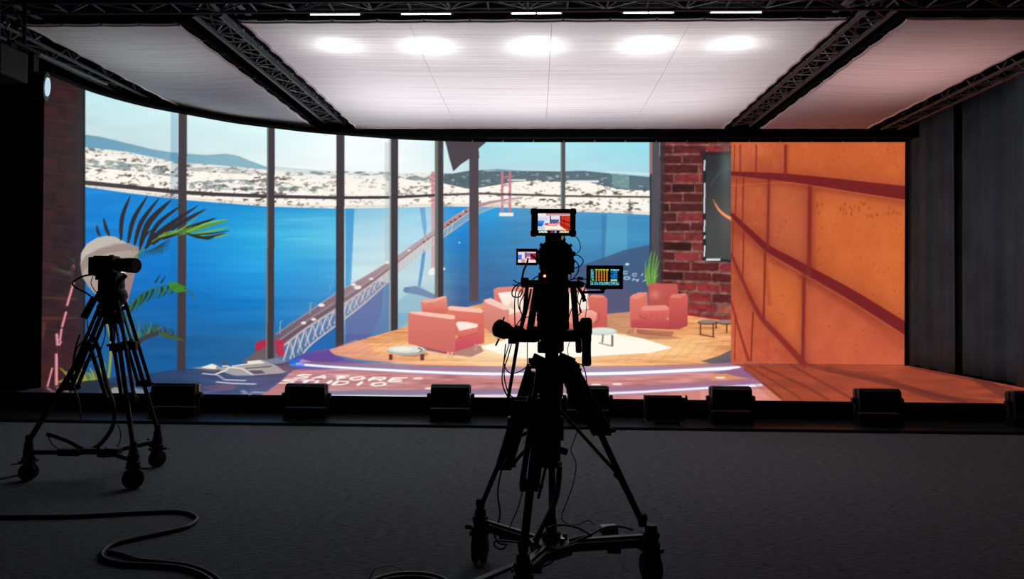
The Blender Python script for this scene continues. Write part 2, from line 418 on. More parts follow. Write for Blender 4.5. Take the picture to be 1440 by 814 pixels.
    for i, x in enumerate(xs[:-1]):
        x2 = xs[i+1]; w = 2.2-1.2*i/len(xs)
        c.line([(x, ly(x+6)), (x2, ry(x2))], w, (206, 202, 204), .95)
        c.line([(x2, ry(x2)), (x2+6, ly(x2+8))], w, (184, 182, 192), .9)
        c.line([(x, ry(x)), (x+2, ly(x+2))], w*.6, (150, 146, 166), .8)
    for x in range(556, 640, 6): c.line([(x, ly(x)), (x+3, ry(x+3))], 1.2, (236, 216, 206), .6)
    for x, y, w in ((452, 429, 6), (427, 454, 5), (441, 449, 5), (503, 404, 7), (497, 400, 5), (522, 392, 4), (545, 369, 5), (575, 352, 3), (620, 325, 2), (652, 297, 2), (600, 336, 3)):
        c.ell(x, y, w*.75, w*.4, (240, 236, 228), .95)
    for x, y in ((630, 316), (640, 309), (647, 304), (634, 312), (655, 297), (596, 340), (601, 336)): c.ell(x, y, 2, 1.6, (96, 60, 66), .8)
    for x, y, h in ((393.5, 452, 18), (436, 426, 16)):
        c.line([(x, y+h), (x+.5, y), (x+4, y-1)], 1.1, (170, 190, 200), .9)
    # transparent tower cable, faint
    c.line([(388, 470), (436, 436), (473, 405)], .8, (40, 110, 170), .6)
    c.line([(459, 390), (466, 388), (474, 392)], 1.6, (120, 170, 205), .6); c.line([(467, 390), (463, 415)], 2, (110, 160, 200), .5)
    c.poly([(484, 293), (549, 292), (549, 470), (484, 470)], (215, 228, 228), .10); c.poly([(559, 292), (611, 292), (611, 440), (559, 440)], (222, 232, 232), .20)
    # red barrier at the near end of the road
    c.poly([(359, 482), (372, 477), (377, 478), (377, 496), (359, 496)], (186, 34, 66), .95)
    c.poly([(386, 479), (399, 477), (400, 500), (392, 502), (386, 492)], (188, 44, 74), .95)
    c.poly([(340, 508), (362, 492), (388, 482), (388, 506), (350, 512)], (104, 92, 100), .85)
    # ---- the dark shape hanging from the top and the glazing bars
    GB = (67, 61, 66); GE = (104, 112, 114)
    c.poly([(624, 192), (628, 206), (632, 223), (637.5, 241), (648, 231), (661, 222.5), (674, 222), (673, 209), (688, 196), (688, 190)], (76, 66, 74))
    def mull(xt, yt, xb, yb, w, edge=0, col=GB, colb=(60, 52, 56)):
        c.poly([(xt, yt), (xt+w, yt), (xb+w, yb), (xb, yb)], col, 1, (xt, yt, xb, yb, colb))
        if edge: c.poly([(xt, yt), (xt+edge, yt), (xb+edge, yb), (xb, yb)], GE, 1, (xt, yt, xb, yb, (128, 122, 108)))
    bars = [(118, 256.5), (250, 270), (300, 273), (376, 276), (473, 278), (549, 277.5), (611, 274.5), (674, 272), (790, 275.5), (915, 277)]
    c.line(bars[:5], (6.2, 4.4), GB); c.line(bars[4:7], (4.4, 3.6), GB); c.line(bars[6:], (3.2, 2.6), (74, 72, 74), .95)
    mull(251.5, 90, 249, 524, 12, 0, (70, 66, 70), (62, 54, 60))
    mull(376, 90, 374, 505, 11, 2)
    mull(473.5, 90, 472, 489, 11.5, 0, (66, 60, 64))
    mull(549.5, 90, 549, 465, 10.5, 0); c.rect(547, 190, 550, 464, (150, 164, 158), .6)
    mull(611.5, 90, 611.5, 425, 12, 0); c.rect(611.5, 190, 616, 420, (118, 122, 114), .85)
    mull(660, 222, 660, 424, 13, 0, (76, 66, 74), (88, 76, 84))
    mull(788.5, 90, 788.5, 400, 6.5, 2, (60, 62, 66), (100, 100, 104))
    mull(914, 90, 913, 460, 14, 0, (82, 84, 88), (78, 72, 82)); c.rect(913.5, 245, 916, 460, (40, 48, 60), .8); c.rect(914, 190, 917.5, 244, (190, 120, 112), .7)
    # ---- dim brick pier at the left
    dk = [(40, 90), (119.5, 90), (119.5, 560), (40, 560)]
    base = V(44, 24, 25)*np.ones_like(c.a)
    bn = c.noise(16, 12, 51, 3)
    base += ((bn-.5)[..., None])*V(34, 12, 12)
    warm = np.clip((Y-380)/150, 0, 1)[..., None]; base = base*(1-warm*.2)+V(58, 20, 24)*warm*.35
    c.put(dk, base)
    for r in range(19):
        y = 118+r*24.5
        c.line([(44, y-4), (80, y+3+(r % 2)), (112, y+8)], 1.6, (80, 48, 40), .42)
        for q in range(2):
            x = 52+q*36+(r % 2)*18
            c.line([(x, y), (x+1, y+24)], 1.4, (72, 44, 40), .35)
        if r % 3 == 1: c.poly([(48, y+3), (80, y+8), (82, y+20), (50, y+16)], (84, 32, 30), .32)
        if r % 3 == 0: c.poly([(78, y+7), (100, y+11), (100, y+22), (80, y+20)], (72, 28, 28), .32)
    c.line([(46, 417), (108, 421)], 3, (112, 70, 44), .4); c.line([(46, 448), (112, 447)], 3.4, (110, 64, 40), .45)
    c.poly([(48, 452), (66, 452), (62, 478), (48, 474)], (124, 62, 40), .4)
    c.rect(108, 90, 120, 560, (42, 38, 42), .65); c.rect(117, 90, 120, 540, (24, 24, 28), .8)
    # ---- red brick wall at the right of the windows
    bw = [(928, 190), (1030, 190), (1030, 460), (985, 447), (928, 430)]
    c.poly(bw, (112, 70, 64)); mort = c.noise(5, 4, 61, 2)
    sl, m = c.mask(bw); w = (m*np.clip((mort[sl]-.35)*2, 0, 1)*.8)[..., None]
    c.a[sl] = c.a[sl]*(1-w)+V(150, 112, 96)*w
    R = random.Random(5); y = 190.0; r = 0
    rn = c.noise(6, 4, 62, 2)
    while y < 452:
        h = 13.6; x = 922-(r % 2)*22-R.random()*6
        while x < 1034:
            bwid = 30+R.random()*22
            sl0 = max(0, (y-330)/120)*.10
            a0, a1 = max(x, 929), min(x+bwid, 1032)
            if a1 > a0+2:
                f = .75+R.random()*.45
                shade = .62 if a0 < 945 and R.random() < .6 else 1
                if R.random() < .2: shade *= .68
                lit = 1+.15*max(0, (y-330)/120)
                f = .86+.28*(f-.75); col = (136*f*shade*lit, 44*f*shade+4, 48*f*shade+4)
                if y > 400 and a0 > 950 and R.random() < .4: col = (168, 34, 40)
                if y > 400 and a0 > 990 and R.random() < .3: col = (172, 92, 74)
                q = [(a0+.7, y+1.3+(a0-928)*sl0), (a1-1.1, y+1.3+(a1-928)*sl0), (a1-1.3, y+h-1.6+(a1-928)*sl0), (a0+.9, y+h-1.5+(a0-928)*sl0)]
                jj = lambda p: (p[0]+R.uniform(-.7, .7), p[1]+R.uniform(-.5, .5))
                q2 = []
                for i in range(4):
                    A, B = q[i], q[(i+1) % 4]; q2 += [jj(A), jj(((A[0]+B[0])/2, (A[1]+B[1])/2))]
                c.poly(q2, col, .92)
            x += bwid
        y += h; r += 1
    c.a[sl] *= (1+(rn[sl]-.5)*.45*m)[..., None]
    c.poly([(928, 190), (936, 190), (932, 440), (926, 430)], (58, 46, 50), .7)
    # framed screen hanging on the brick wall
    c.poly([(984, 213), (1030, 213), (1030, 222), (984, 220)], (66, 32, 38), .9)
    c.poly([(988, 216), (1030, 213.5), (1030, 369), (988, 366)], (40, 38, 42))
    c.poly([(993, 219), (1030, 217), (1030, 365), (993, 363)], (46, 50, 53), 1, (993, 230, 1028, 300, (70, 72, 72)))
    c.glow(1022, 232, 13, 40, (112, 138, 130), .5); c.glow(1022, 300, 16, 60, (112, 104, 100), .45)
    c.line(curve([(1003, 280), (1008, 291), (1016, 300), (1030, 309)], 6), (1.5, 6), (204, 104, 78), .8)
    c.line(curve([(1006, 286), (1012, 296), (1020, 303), (1030, 308)], 6), (1, 4), (250, 172, 110), .9)
    c.line(curve([(1000, 262), (1006, 250), (1016, 240), (1030, 236)], 6), 3, (136, 138, 130), .15)
    for a0, b0 in ((225, 240), (257, 300), (309, 326), (331, 336), (345, 361)): c.line([(991, a0), (990.5, b0)], 2, (226, 230, 226))
    c.rect(993, 363.5, 1013, 366.5, (220, 222, 220))
    # ---- the set's wooden floor (wall part)
    wood = [(460, 492), (473, 489), (520, 474), (560, 463), (620, 440), (690, 424), (760, 424), (800, 446), (915, 436), (985, 446), (1028, 452), (1028, 504), (1000, 511), (900, 514), (760, 516), (600, 514), (500, 505), (470, 498)]
    pl = c.noise(34, 3.2, 71, 2); pl2 = c.noise(90, 14, 72, 2)
    pl3 = c.noise(20, 1.6, 73, 2); wd = V(232, 160, 104)+((pl-.5)*74)[..., None]*V(1, .95, .85)+((pl2-.5)*40)[..., None]+((pl3-.5)*46)[..., None]
    c.put(wood, wd)
    c.poly([(462, 492), (500, 478), (520, 482), (530, 500), (600, 512), (500, 505), (470, 499)], (224, 150, 140), .6)
    c.glow(720, 496, 190, 28, (255, 226, 178), .9)
    c.glow(950, 490, 80, 26, (255, 210, 146), .7); c.glow(560, 486, 60, 14, (255, 190, 134), .5)
    c.poly([(795, 446), (886, 438), (886, 470), (840, 466), (800, 470)], (176, 130, 108), .55)
    c.poly([(886, 462), (940, 470), (960, 476), (905, 478), (880, 470)], (170, 112, 84), .6)
    for k in range(11): c.line([(862+k*17, 512-k*1.5), (900+k*15, 470+k*1)], 1.3, (196, 134, 82), .35)
    for k in range(8): c.line([(480+k*14, 498+k*1.2), (566+k*10, 462-k*1)], 1.1, (198, 128, 82), .35)
    c.poly([(1028, 492), (1012, 500), (985, 508), (1000, 511), (1028, 508)], (96, 88, 100), .9)
    # rug
    c.poly([(676, 486), (706, 478), (745, 470), (800, 466), (860, 468), (905, 476), (946, 489), (915, 496), (850, 500), (790, 503), (735, 504), (712, 500), (680, 490)], (255, 251, 236), .97)
    c.glow(790, 488, 120, 17, (255, 252, 238), .75)
    c.poly([(650, 480), (700, 470), (712, 478), (680, 486)], (240, 190, 124), .8)
    # ---- reflected writing on the dark glass beyond
    W2 = (172, 196, 214)
    c.ell(882, 371.5, 2.8, 1.6, (214, 232, 240))
    for x, y in ((879, 383), (892, 386)): 
        c.line([(x-3, y+2), (x-1.5, y-1.5), (x+3.5, y-1.5), (x+2.5, y+2), (x-3, y+2)], 1.5, W2, .95)
    c.line([(904, 384), (902, 388)], 1.6, W2); c.line([(908, 386), (907, 389), (912, 389)], 1.5, W2)
    c.ell(881.5, 391, 4.8, 2.6, W2); c.ell(881.5, 391, 2.6, 1.1, (64, 86, 120))
    c.line([(891, 391), (889.5, 395), ], 1.7, W2); c.line([(891, 392.5), (897, 394)], 1.5, W2); c.line([(898, 392), (896, 396)], 1.7, W2)
    c.line([(904, 396), (907, 393.5), (910, 396)], 1.5, W2)
    # ---- potted fern behind the right armchair
    for tx, ty, bx, by, w in ((909, 377, 911, 402, 3.2), (912, 371, 914, 402, 3.6), (916, 352, 915, 402, 5), (921, 353, 918, 402, 5), (925, 358, 920, 402, 4.6), (927, 366, 921, 402, 3.6), (908, 366, 912, 402, 3.4), (914, 360, 915, 402, 4.6), (926, 384, 920, 402, 3)):
        c.line(curve([(bx, by), ((bx+tx)/2-1.5, (by+ty)/2), (tx, ty)], 5), (w, 1), (84, 140, 62), .95)
        c.line(curve([(bx, by), ((bx+tx)/2-2.3, (by+ty)/2), (tx-.8, ty+3)], 5), (1.3, .6), (140, 190, 88), .9)
    # ---- seating
    CO = (206, 104, 92)
    def g(pts, c1, c2, a=1): 
        ys = [p[1] for p in pts]; xs_ = [p[0] for p in pts]
        c.poly(pts, c1, a, (min(xs_), min(ys), min(xs_), max(ys), c2))
    # sofa in the middle
    c.poly([(684, 462), (706, 458), (720, 472), (700, 478)], (176, 126, 112), .6)
    g([(694, 407), (700, 404), (735, 402), (760, 401), (800, 402), (822, 404), (828, 412), (828, 440), (696, 440)], (230, 142, 130), (206, 96, 88))
    g([(700, 412), (726, 409), (734, 412), (738, 432), (736, 440), (716, 442), (708, 430)], (255, 240, 228), (255, 226, 210))
    c.poly([(714, 432), (720, 422), (726, 436)], (214, 180, 170), .6)
    g([(795, 412), (826, 409), (828, 434), (800, 440), (786, 436)], (255, 244, 234), (250, 226, 212))
    g([(716, 442), (738, 436), (790, 434), (838, 436), (842, 446), (838, 456), (716, 458)], (246, 180, 164), (226, 128, 112))
    g([(716, 456), (838, 455), (838, 462), (716, 476)], (214, 110, 98), (196, 92, 86))
    g([(679, 426), (681, 421), (690, 419), (712, 430), (716, 436), (716, 476), (706, 474), (681, 461)], (226, 146, 132), (206, 116, 104))
    c.poly([(681, 422), (690, 419), (713, 430), (716, 435), (709, 436), (684, 426)], (250, 202, 188))
    g([(826, 419), (832, 414), (848, 415), (854, 420), (854, 460), (828, 460), (838, 450), (840, 440), (828, 434)], (218, 112, 98), (198, 88, 84))
    c.poly([(829, 417), (833, 414), (848, 415), (852, 418), (840, 419)], (236, 140, 122))
    c.line([(842, 440), (843, 450), (838, 454)], 1, (150, 60, 60), .7)
    # round table in front of the sofa
    c.ell(846, 466, 22, 5.5, (200, 214, 206), .95); c.ell(846, 464.5, 19, 3.8, (222, 232, 222), .9)
    c.line([(848, 470), (847, 482)], 2.4, (130, 120, 108)); c.line([(861, 471), (861, 487)], 2.8, (120, 112, 100)); c.line([(842, 482), (862, 487)], 1.6, (140, 130, 116), .8)
    # left armchair
    c.poly([(598, 490), (632, 498), (662, 502), (680, 494), (676, 486), (640, 484)], (150, 96, 104), .7)
    c.poly([(584, 483), (632, 492), (640, 500), (596, 492)], (124, 70, 104), .75)
    g([(629, 434), (631, 430), (678, 434), (681, 438), (681, 482), (676, 484), (640, 470)], (222, 124, 108), (206, 92, 84))
    c.poly([(629, 432), (634, 430), (676, 433.5), (680, 437), (677, 440), (632, 436)], (252, 196, 176))
    g([(591.5, 426), (593, 421), (610, 420), (624, 416), (628, 417), (629.5, 440), (610, 444), (594, 440)], (238, 150, 134), (206, 98, 88))
    c.poly([(592, 423), (596, 421), (610, 420), (625, 416), (628, 418), (612, 424), (598, 426)], (248, 178, 160), .8)
    g([(641, 454), (646, 452), (670, 454), (672, 458), (670, 468), (644, 475), (643, 464)], (236, 140, 122), (214, 100, 92))
    c.poly([(641, 455), (644, 452), (657, 452.5), (672, 456), (671, 460), (646, 465)], (255, 232, 218))
    c.line([(644, 475), (658, 472), (671, 468)], 1.1, (146, 50, 58), .8)
    g([(641, 476), (672, 468), (674, 484), (634, 496)], (214, 96, 96), (196, 70, 92))
    g([(574, 441), (577, 438), (590, 438), (636, 443), (641, 447), (640, 496), (628, 495), (574, 483)], (222, 124, 112), (204, 104, 98))
    c.poly([(575, 440), (578, 438), (592, 438), (638, 443), (641, 447), (636, 449), (590, 443)], (252, 196, 178))
    for x in (628.5, 633.5): c.rect(x, 495, x+3.4, 504.5, (240, 176, 150))
    c.rect(667.5, 483, 670.5, 493, (206, 150, 128))
    # right armchair
    c.poly([(888, 462), (950, 466), (944, 473), (900, 470)], (150, 84, 72), .6)
    g([(912, 400), (914, 398), (951, 399), (953, 401), (955, 430), (940, 434), (912, 430)], (198, 90, 82), (182, 80, 74))
    c.glow(921, 414, 10, 9, (226, 150, 134), .6)
    g([(885.5, 419), (888, 415), (898, 411), (910, 411), (911, 430), (908, 450), (916, 462), (886, 460)], (224, 122, 104), (206, 98, 90))
    g([(941, 419), (944, 414), (964, 412), (967, 415), (967, 458), (955, 463), (940, 463)], (216, 100, 88), (176, 68, 72))
    c.poly([(886, 418), (890, 414), (900, 411), (910, 411), (908, 415), (896, 421)], (236, 146, 126), .9)
    c.poly([(942, 418), (946, 414), (964, 412), (966, 414), (955, 419)], (228, 130, 114), .9)
    g([(898, 436), (904, 430), (936, 429), (942, 434), (941, 444), (936, 447), (902, 446), (898, 442)], (230, 124, 110), (206, 88, 84))
    c.poly([(901, 434), (906, 430), (936, 429), (941, 433), (938, 436), (904, 437)], (240, 154, 138), .7)
    c.line([(898, 443), (902, 447), (936, 448), (942, 445)], 1.2, (150, 48, 52), .8)
    g([(900, 448), (940, 449), (940, 463), (888, 461), (888, 450)], (206, 88, 86), (176, 66, 72))
    c.rect(892, 461, 895, 469, (224, 160, 128), .9); c.rect(947, 463, 950.5, 473, (232, 158, 104), .9)
    # small round tables, left and right
    c.ell(581, 498, 22, 4, (170, 110, 86), .6)
    c.ell(571.5, 492.5, 28, 6.6, (176, 180, 170)); c.ell(571, 491, 26, 5, (222, 226, 214)); c.ell(566, 490.5, 14, 3, (240, 238, 220))
    c.line([(588, 489), (594, 492), (590, 495)], 2, (60, 70, 60), .8)
    c.rect(547, 498, 552, 506, (110, 46, 40)); c.rect(591, 498, 596.5, 506.5, (110, 46, 50))
    for cx in (996, 1022):
        c.ell(cx, 453, 15, 3.6, (104, 70, 60)); c.ell(cx-1, 452, 13, 2.6, (150, 128, 116))
    for x, y in ((985, 470), (1003, 473), (1007, 462), (1022, 468)): c.line([(x, 455), (x, y)], 2.4, (104, 40, 36))
    c.line([(983, 470), (1005, 474)], 2, (96, 46, 36), .8)
    # ---- blue and violet rim left of the stage (wall part)
    c.poly([(390, 520), (405, 508), (425, 498), (440, 493), (462, 490), (468, 498), (480, 504), (520, 512), (640, 520), (390, 524)], (66, 70, 150), 1, (400, 515, 480, 500, (120, 90, 160)))
    c.poly([(424, 506), (444, 496), (462, 492), (472, 500), (486, 506), (470, 509), (440, 509)], (98, 70, 150), .9)
    c.poly([(418, 512), (424, 505), (438, 508), (444, 512)], (206, 150, 200), .8)
    c.poly([(398, 512), (410, 506), (424, 502), (420, 510), (405, 518)], (30, 110, 220), .85)
    # ---- lamp shade on an articulated stand, at the left
    sh_ = [(113, 372), (114, 356), (122, 343), (136, 334.5), (150, 331.5), (162, 333), (178, 341), (194, 347), (195.5, 354), (192, 375), (187, 396), (178, 430), (172, 436), (160, 428), (140, 420), (126, 405), (116, 390)]
    c.poly(sh_, (186, 174, 164), 1, (130, 340, 180, 420, (150, 130, 124)))
    c.poly([(113, 372), (120, 360), (140, 350), (166, 343), (180, 343), (194, 347), (195, 354), (180, 352), (150, 356), (128, 368), (116, 384)], (150, 132, 124), .8)
    c.poly([(114, 356), (122, 343), (136, 334.5), (150, 331.5), (162, 333), (178, 341), (160, 342), (138, 349), (120, 360), (114, 366)], (192, 184, 172), .95)
    c.poly([(166, 382), (176, 382), (172, 402), (167, 420), (161, 418)], (252, 236, 214), 1)
    c.poly([(178, 382), (190, 378), (186, 398), (178, 432), (172, 434), (174, 410)], (150, 120, 120), .9)
    for k in range(8): c.line([(163+k*.1, 384+k*4.6), (176-k*.7, 384.8+k*4.6)], .5, (214, 190, 170), .7)
    PKL = (196, 118, 128)
    for p, q, w in (((103.5, 397), (94, 430), 3.6), ((93, 438), (87, 460), 3.4), ((86.5, 462), (84, 480), 3.2), ((79.5, 469), (81, 486), 4.2), ((79, 497), (79.5, 546), 4.4), ((73.5, 517), (66.5, 544), 2.6), ((86, 480), (83, 486), 3)):
        c.line([p, q], w, PKL, .95)
        c.line([(p[0]+.6, p[1]), (q[0]+.6, q[1])], w*.35, (238, 176, 182), .8)
    c.line([(84, 486), (80, 497)], 4, (70, 28, 34)); c.ell(103, 376, 2.5, 4, (150, 120, 116), .8)
    c.poly([(96, 388), (100, 370), (106, 378), (104, 396)], (60, 38, 38), .8)
    # ---- palm
    DK = (44, 40, 40); 
    fr = [((141, 332), (137, 324), (136.5, 316), 4, DK), ((154, 332), (149, 320), (145.5, 306), 5, DK), ((170, 338), (172, 305), (183.5, 275), 6, DK),
          ((180, 342), (188, 308), (208, 275), 6.2, DK), ((189, 345), (199, 312), (225, 277), 6.2, DK), ((197, 347), (210, 312), (242, 280), 8.5, DK),
          ((206, 347), (222, 315), (256, 288), 6, DK), ((204, 350), (226, 325), (280, 288), 6.6, DK), ((214, 344), (240, 322), (291, 293), 7.5, (48, 42, 42)),
          ((228, 336), (262, 322), (305, 306), 6.5, (44, 42, 36)), ((196, 352), (202, 335), (214, 322), 3.5, DK)]
    gr = [((224, 334), (255, 322), (280, 303), 2.2, (110, 160, 70)), ((262, 328), (290, 318), (323, 309), 4.2, (96, 150, 34)), ((262, 326), (290, 314), (322, 308), 1.6, (170, 214, 60)), ((268, 330), (296, 325), (324, 318), 3, (110, 176, 60)),
          ((270, 330), (300, 328), (324, 324), 2.4, (50, 60, 30)), ((276, 331), (300, 333), (324, 329), 2.6, (120, 176, 64)), ((270, 330), (290, 335), (302, 333), 4, (36, 50, 34)), ((262, 328), (285, 334), (318, 328), 4, (44, 48, 34))]
    c.line(curve([(190, 362), (204, 348), (225, 335), (262, 328)], 6), 2.4, (88, 130, 66))
    for A, B, D, w, col in fr+gr:
        P = curve([A, B, D], 7); n = len(P)-1
        L, Rr = [], []
        for i, p in enumerate(P):
            d = P[min(i+1, n)]-P[max(i-1, 0)]; d /= np.hypot(*d)+1e-9
            ww = w*math.sin(math.pi*(.12+.88*i/n))**.8*.5
            L.append(p+np.array([-d[1], d[0]])*ww); Rr.append(p-np.array([-d[1], d[0]])*ww)
        c.poly(L+Rr[::-1], col, .96)
    c.line([(213, 340), (226, 332), (242, 324)], 1.4, (120, 176, 90), .8)
    for i in range(9): c.line([(222+i*5, 333-i*.8), (234+i*7, 326-i*1.4)], 1, (118, 180, 60), .8)
    for k in range(13):      # small dark frond below
        a = math.radians(-28+k*13); L_ = 20-abs(k-5)*.7
        bx = 226+k*.4; c.line([(bx-k*2.0, 344+k*.8), (bx-k*1.6+L_*math.cos(a)*.9, 342+L_*.75*math.sin(a)+k*.3)], (1.8, .8), (24, 74, 96) if k % 3 else (36, 60, 56), .9)
    for k in range(9): c.line([(196+k*4, 356-k*1.6), (194+k*4.2, 364-k*.8)], 1.3, (40, 84, 70), .8)
    def frond(ra, col, col2, n, ln, down=1, w=3.2, a0=.05):
        P = curve(ra, 8); m_ = len(P)-1
        for i in range(n):
            t = a0+(1-a0)*i/n; p = P[int(t*m_)]
            l = ln*(1-.6*t)
            d = np.array([-.42-.1*math.sin(i), .9*down])*l
            q = p+d
            c.line(curve([p, p+d*.5+np.array([1.6, 0]), q], 4), (w*(1-.4*t), .6), col if i % 2 else col2, .95)
        c.line(P, (2, 1.2), col2, .9)
    frond([(182, 432), (196, 416), (216, 406), (240, 401), (262, 404)], (20, 46, 48), (48, 104, 44), 18, 30, 1, 4.6)
    c.poly([(236, 398), (246, 396), (258, 402), (262, 410), (250, 411), (240, 408)], (66, 136, 40), .9)
    c.line(curve([(224, 414), (240, 406), (258, 402), (276, 421)], 5), 2, (60, 110, 50), .8)
    c.line([(218, 398), (225, 386)], (3, 1), (30, 52, 54)); c.line([(226, 398), (233, 388)], (3, 1), (30, 52, 54))
    c.line(curve([(176, 472), (182, 436), (190, 420)], 5), 1.8, (60, 110, 60), .8)
    frond([(186, 490), (204, 476), (222, 466), (240, 470), (262, 478)], (40, 54, 48), (58, 74, 50), 14, 18, -1, 5)
    for k, (tx, ty) in enumerate(((184, 452), (190, 449), (196, 452), (207, 450), (214, 452), (222, 455), (226, 460))):
        c.line([(182+k*6.5, 482-k*3.2), (tx, ty)], (4.6, .8), (50, 92, 60) if k % 2 else (84, 120, 70), .9)
    c.poly([(184, 492), (190, 478), (212, 468), (228, 466), (222, 472), (204, 478), (192, 488)], (58, 56, 60), .9)
    c.poly([(222, 466), (232, 467), (250, 474), (262, 480), (245, 478), (228, 474)], (70, 84, 50), .9)
    # dim fronds over the brick, yellow stems and leaves at the bottom
    for k in range(7):
        c.line([(102, 384), (66+k*4, 373+k*2.4+(k % 2)*3)], (2.6, .6), (62, 66, 44), .75)
        c.line([(104, 368), (92+k*3, 356+(k % 3)*3)], (2, .6), (40, 64, 40), .7)
    c.line(curve([(152, 536), (155, 508), (156, 480), (150, 450)], 5), 3.6, (148, 152, 46), .95)
    c.poly([(143, 508), (148, 510), (149, 520), (145, 522)], (120, 170, 50), .8)
    for k in range(13):
        bx = 96+k*4.2
        c.line(curve([(bx, 538), (bx-3, 526), (bx-12+k*.5, 517+(k % 3)*4)], 4), (4.5, 1), ((176, 156, 40), (96, 122, 52), (140, 150, 60))[k % 3], .9)
    for k in range(5): c.line([(80+k*4, 538-k), (98+k*7, 530+k*2)], (3, 1), (170, 140, 36), .8)

    # ================= LED floor =================
    def seam(x): return np.interp(x, [40, 118, 190, 262, 382, 480, 556, 618, 680, 1272, 1440], [548, 535.5, 528, 522, 516.5, 513.5, 512.5, 512, 511.5, 512, 545])
    # left: dark blue glossy floor
    lf = [(40, 548), (118, 536), (190, 527), (262, 522), (340, 514), (400, 512), (420, 520), (420, 580), (40, 580)]
    c.poly(lf, (26, 24, 34), 1, (60, 545, 250, 530, (24, 44, 72)))
    c.poly([(150, 534), (250, 519), (400, 514), (440, 530), (400, 575), (200, 575)], (34, 56, 92), .9, (200, 540, 430, 530, (92, 78, 110)))
    c.poly([(200, 556), (260, 548), (330, 552), (400, 556), (400, 575), (200, 575)], (52, 74, 112), .6)
    fn = c.noise(30, 4, 81, 2); sl, m = c.mask(lf)
    c.a[sl] *= (1+(fn[sl]-.5)*.4*m)[..., None]
    for p in ([(282, 544), (330, 538), (332, 546), (300, 548)], [(280, 551), (330, 545), (328, 548), (290, 553)]): c.poly(p, (140, 72, 92), .5)
    # pale plan sheets lying in a heap
    c.poly([(268, 517.6), (284, 516), (298, 511.5), (304, 513), (312, 517), (330, 515), (345, 512), (362, 507.5), (370, 506), (385, 512), (404, 522), (395, 525), (352, 528), (330, 528), (310, 522), (290, 519)], (168, 160, 154), .95)
    c.poly([(282, 516.5), (298, 511.5), (305, 514), (303, 519), (292, 518)], (236, 232, 222)); c.poly([(347, 508), (366, 506), (370, 509), (350, 513)], (234, 228, 214))
    c.line([(326, 515), (350, 511.5), (372, 510)], 1.6, (232, 226, 214)); c.line([(345, 518), (382, 515)], 2, (96, 80, 84)); c.poly([(349, 521), (368, 520.5), (373, 525), (355, 526)], (82, 72, 86))
    c.poly([(290, 519), (310, 519), (312, 525), (300, 524)], (72, 72, 90), .8)
    c.line(curve([(303, 526), (318, 520), (321, 515), (312, 515)], 5), 2, (226, 220, 208)); c.line([(320, 516), (340, 518), (356, 527)], 2, (224, 216, 204)); c.line([(284, 525), (306, 527), (316, 534), (346, 535)], 1.6, (200, 196, 194)); c.line([(304, 537), (328, 539), (360, 540)], 1.6, (206, 206, 200))
    c.line([(340, 549), (352, 556)], 2, (190, 184, 180)); c.line([(354, 551), (385, 553)], 1.8, (170, 168, 170)); c.line([(368, 555), (382, 556)], 1.6, (180, 170, 170))
    c.poly([(310, 512), (316, 508), (322, 512)], (88, 64, 70)); c.poly([(386, 512), (404, 508), (414, 516), (412, 521), (400, 522)], (98, 72, 92), .95); c.poly([(372, 506), (388, 503), (404, 509), (388, 512)], (130, 128, 150), .9)
    c.poly([(140, 548), (160, 544), (172, 546), (172, 556), (146, 556)], (168, 160, 140), .85); c.poly([(186, 545), (206, 548), (212, 556), (186, 556)], (150, 146, 150), .7)
    c.poly([(116, 536), (150, 534), (165, 541), (150, 552), (120, 548)], (24, 26, 32), .8)
    c.line([(66, 545), (78, 553)], 2, PKL, .9); c.line([(80, 544), (88, 548)], 2, PKL, .9); c.line([(92, 549), (102, 554)], 2.2, PKL, .8)
    # warm stage: inner ring floor
    st = [(368, 556), (392, 538), (414, 519), (500, 519), (760, 524), (1000, 522), (1046, 515), (1100, 560), (1100, 575), (368, 575)]
    pn = c.noise(30, 2.0, 91, 3)
    wdl = V(190, 124, 124)+((pn-.5)*80)[..., None]+((c.noise(60, 9, 92)-.5)*30)[..., None]*V(.6, 1, 1.1)
    c.put(st, wdl)
    c.poly([(368, 556), (395, 536), (430, 540), (430, 575), (368, 575)], (168, 98, 88), .5)
    for k in range(26): c.line([(430+k*25, 560), (452+k*25+(k-12)*.6, 533)], 1, (158, 96, 100), .30)
    # band above the first light line
    c.poly([(404, 512), (440, 508), (520, 511), (640, 514), (760, 515.5), (900, 514), (1000, 511), (1040, 509), (1052, 516), (960, 519), (850, 522), (700, 523), (560, 520), (450, 515), (412, 514)], (128, 98, 132), .95, (420, 512, 700, 516, (150, 118, 140)))
    c.poly([(940, 513), (1028, 510), (1052, 514), (1000, 519), (940, 520)], (176, 96, 88), .35)
    # first bright line
    l1 = curve([(416, 512), (470, 516), (520, 519), (600, 523), (680, 525.5), (780, 526), (880, 524.5), (960, 521), (1041, 517)], 6)
    c.line(l1, (4, 7), (150, 150, 224), .9); c.line(l1, (2.6, 4.4), (240, 248, 255))
    c.line([(408, 513), (428, 513)], 3, (60, 130, 240), .8)
    c.poly([(1003, 524), (1046, 516), (1056, 526), (1064, 533)], (124, 84, 130), .85)
    c.poly([(1000, 528), (1020, 525), (1052, 533), (1000, 534)], (214, 140, 84), .8)
    # pinkish band and second bright line near the front
    c.poly([(400, 551), (560, 548), (640, 547), (800, 545), (900, 542), (1000, 536), (1064, 531), (1074, 540), (1000, 544), (900, 549), (800, 553), (640, 557), (440, 558), (390, 556)], (116, 112, 140), .92, (500, 550, 900, 546, (150, 104, 134)))
    l2 = curve([(428, 556.5), (540, 557), (620, 556.5), (700, 556), (780, 555), (850, 553), (900, 551), (960, 547.5), (1020, 544), (1072, 541.5)], 6)
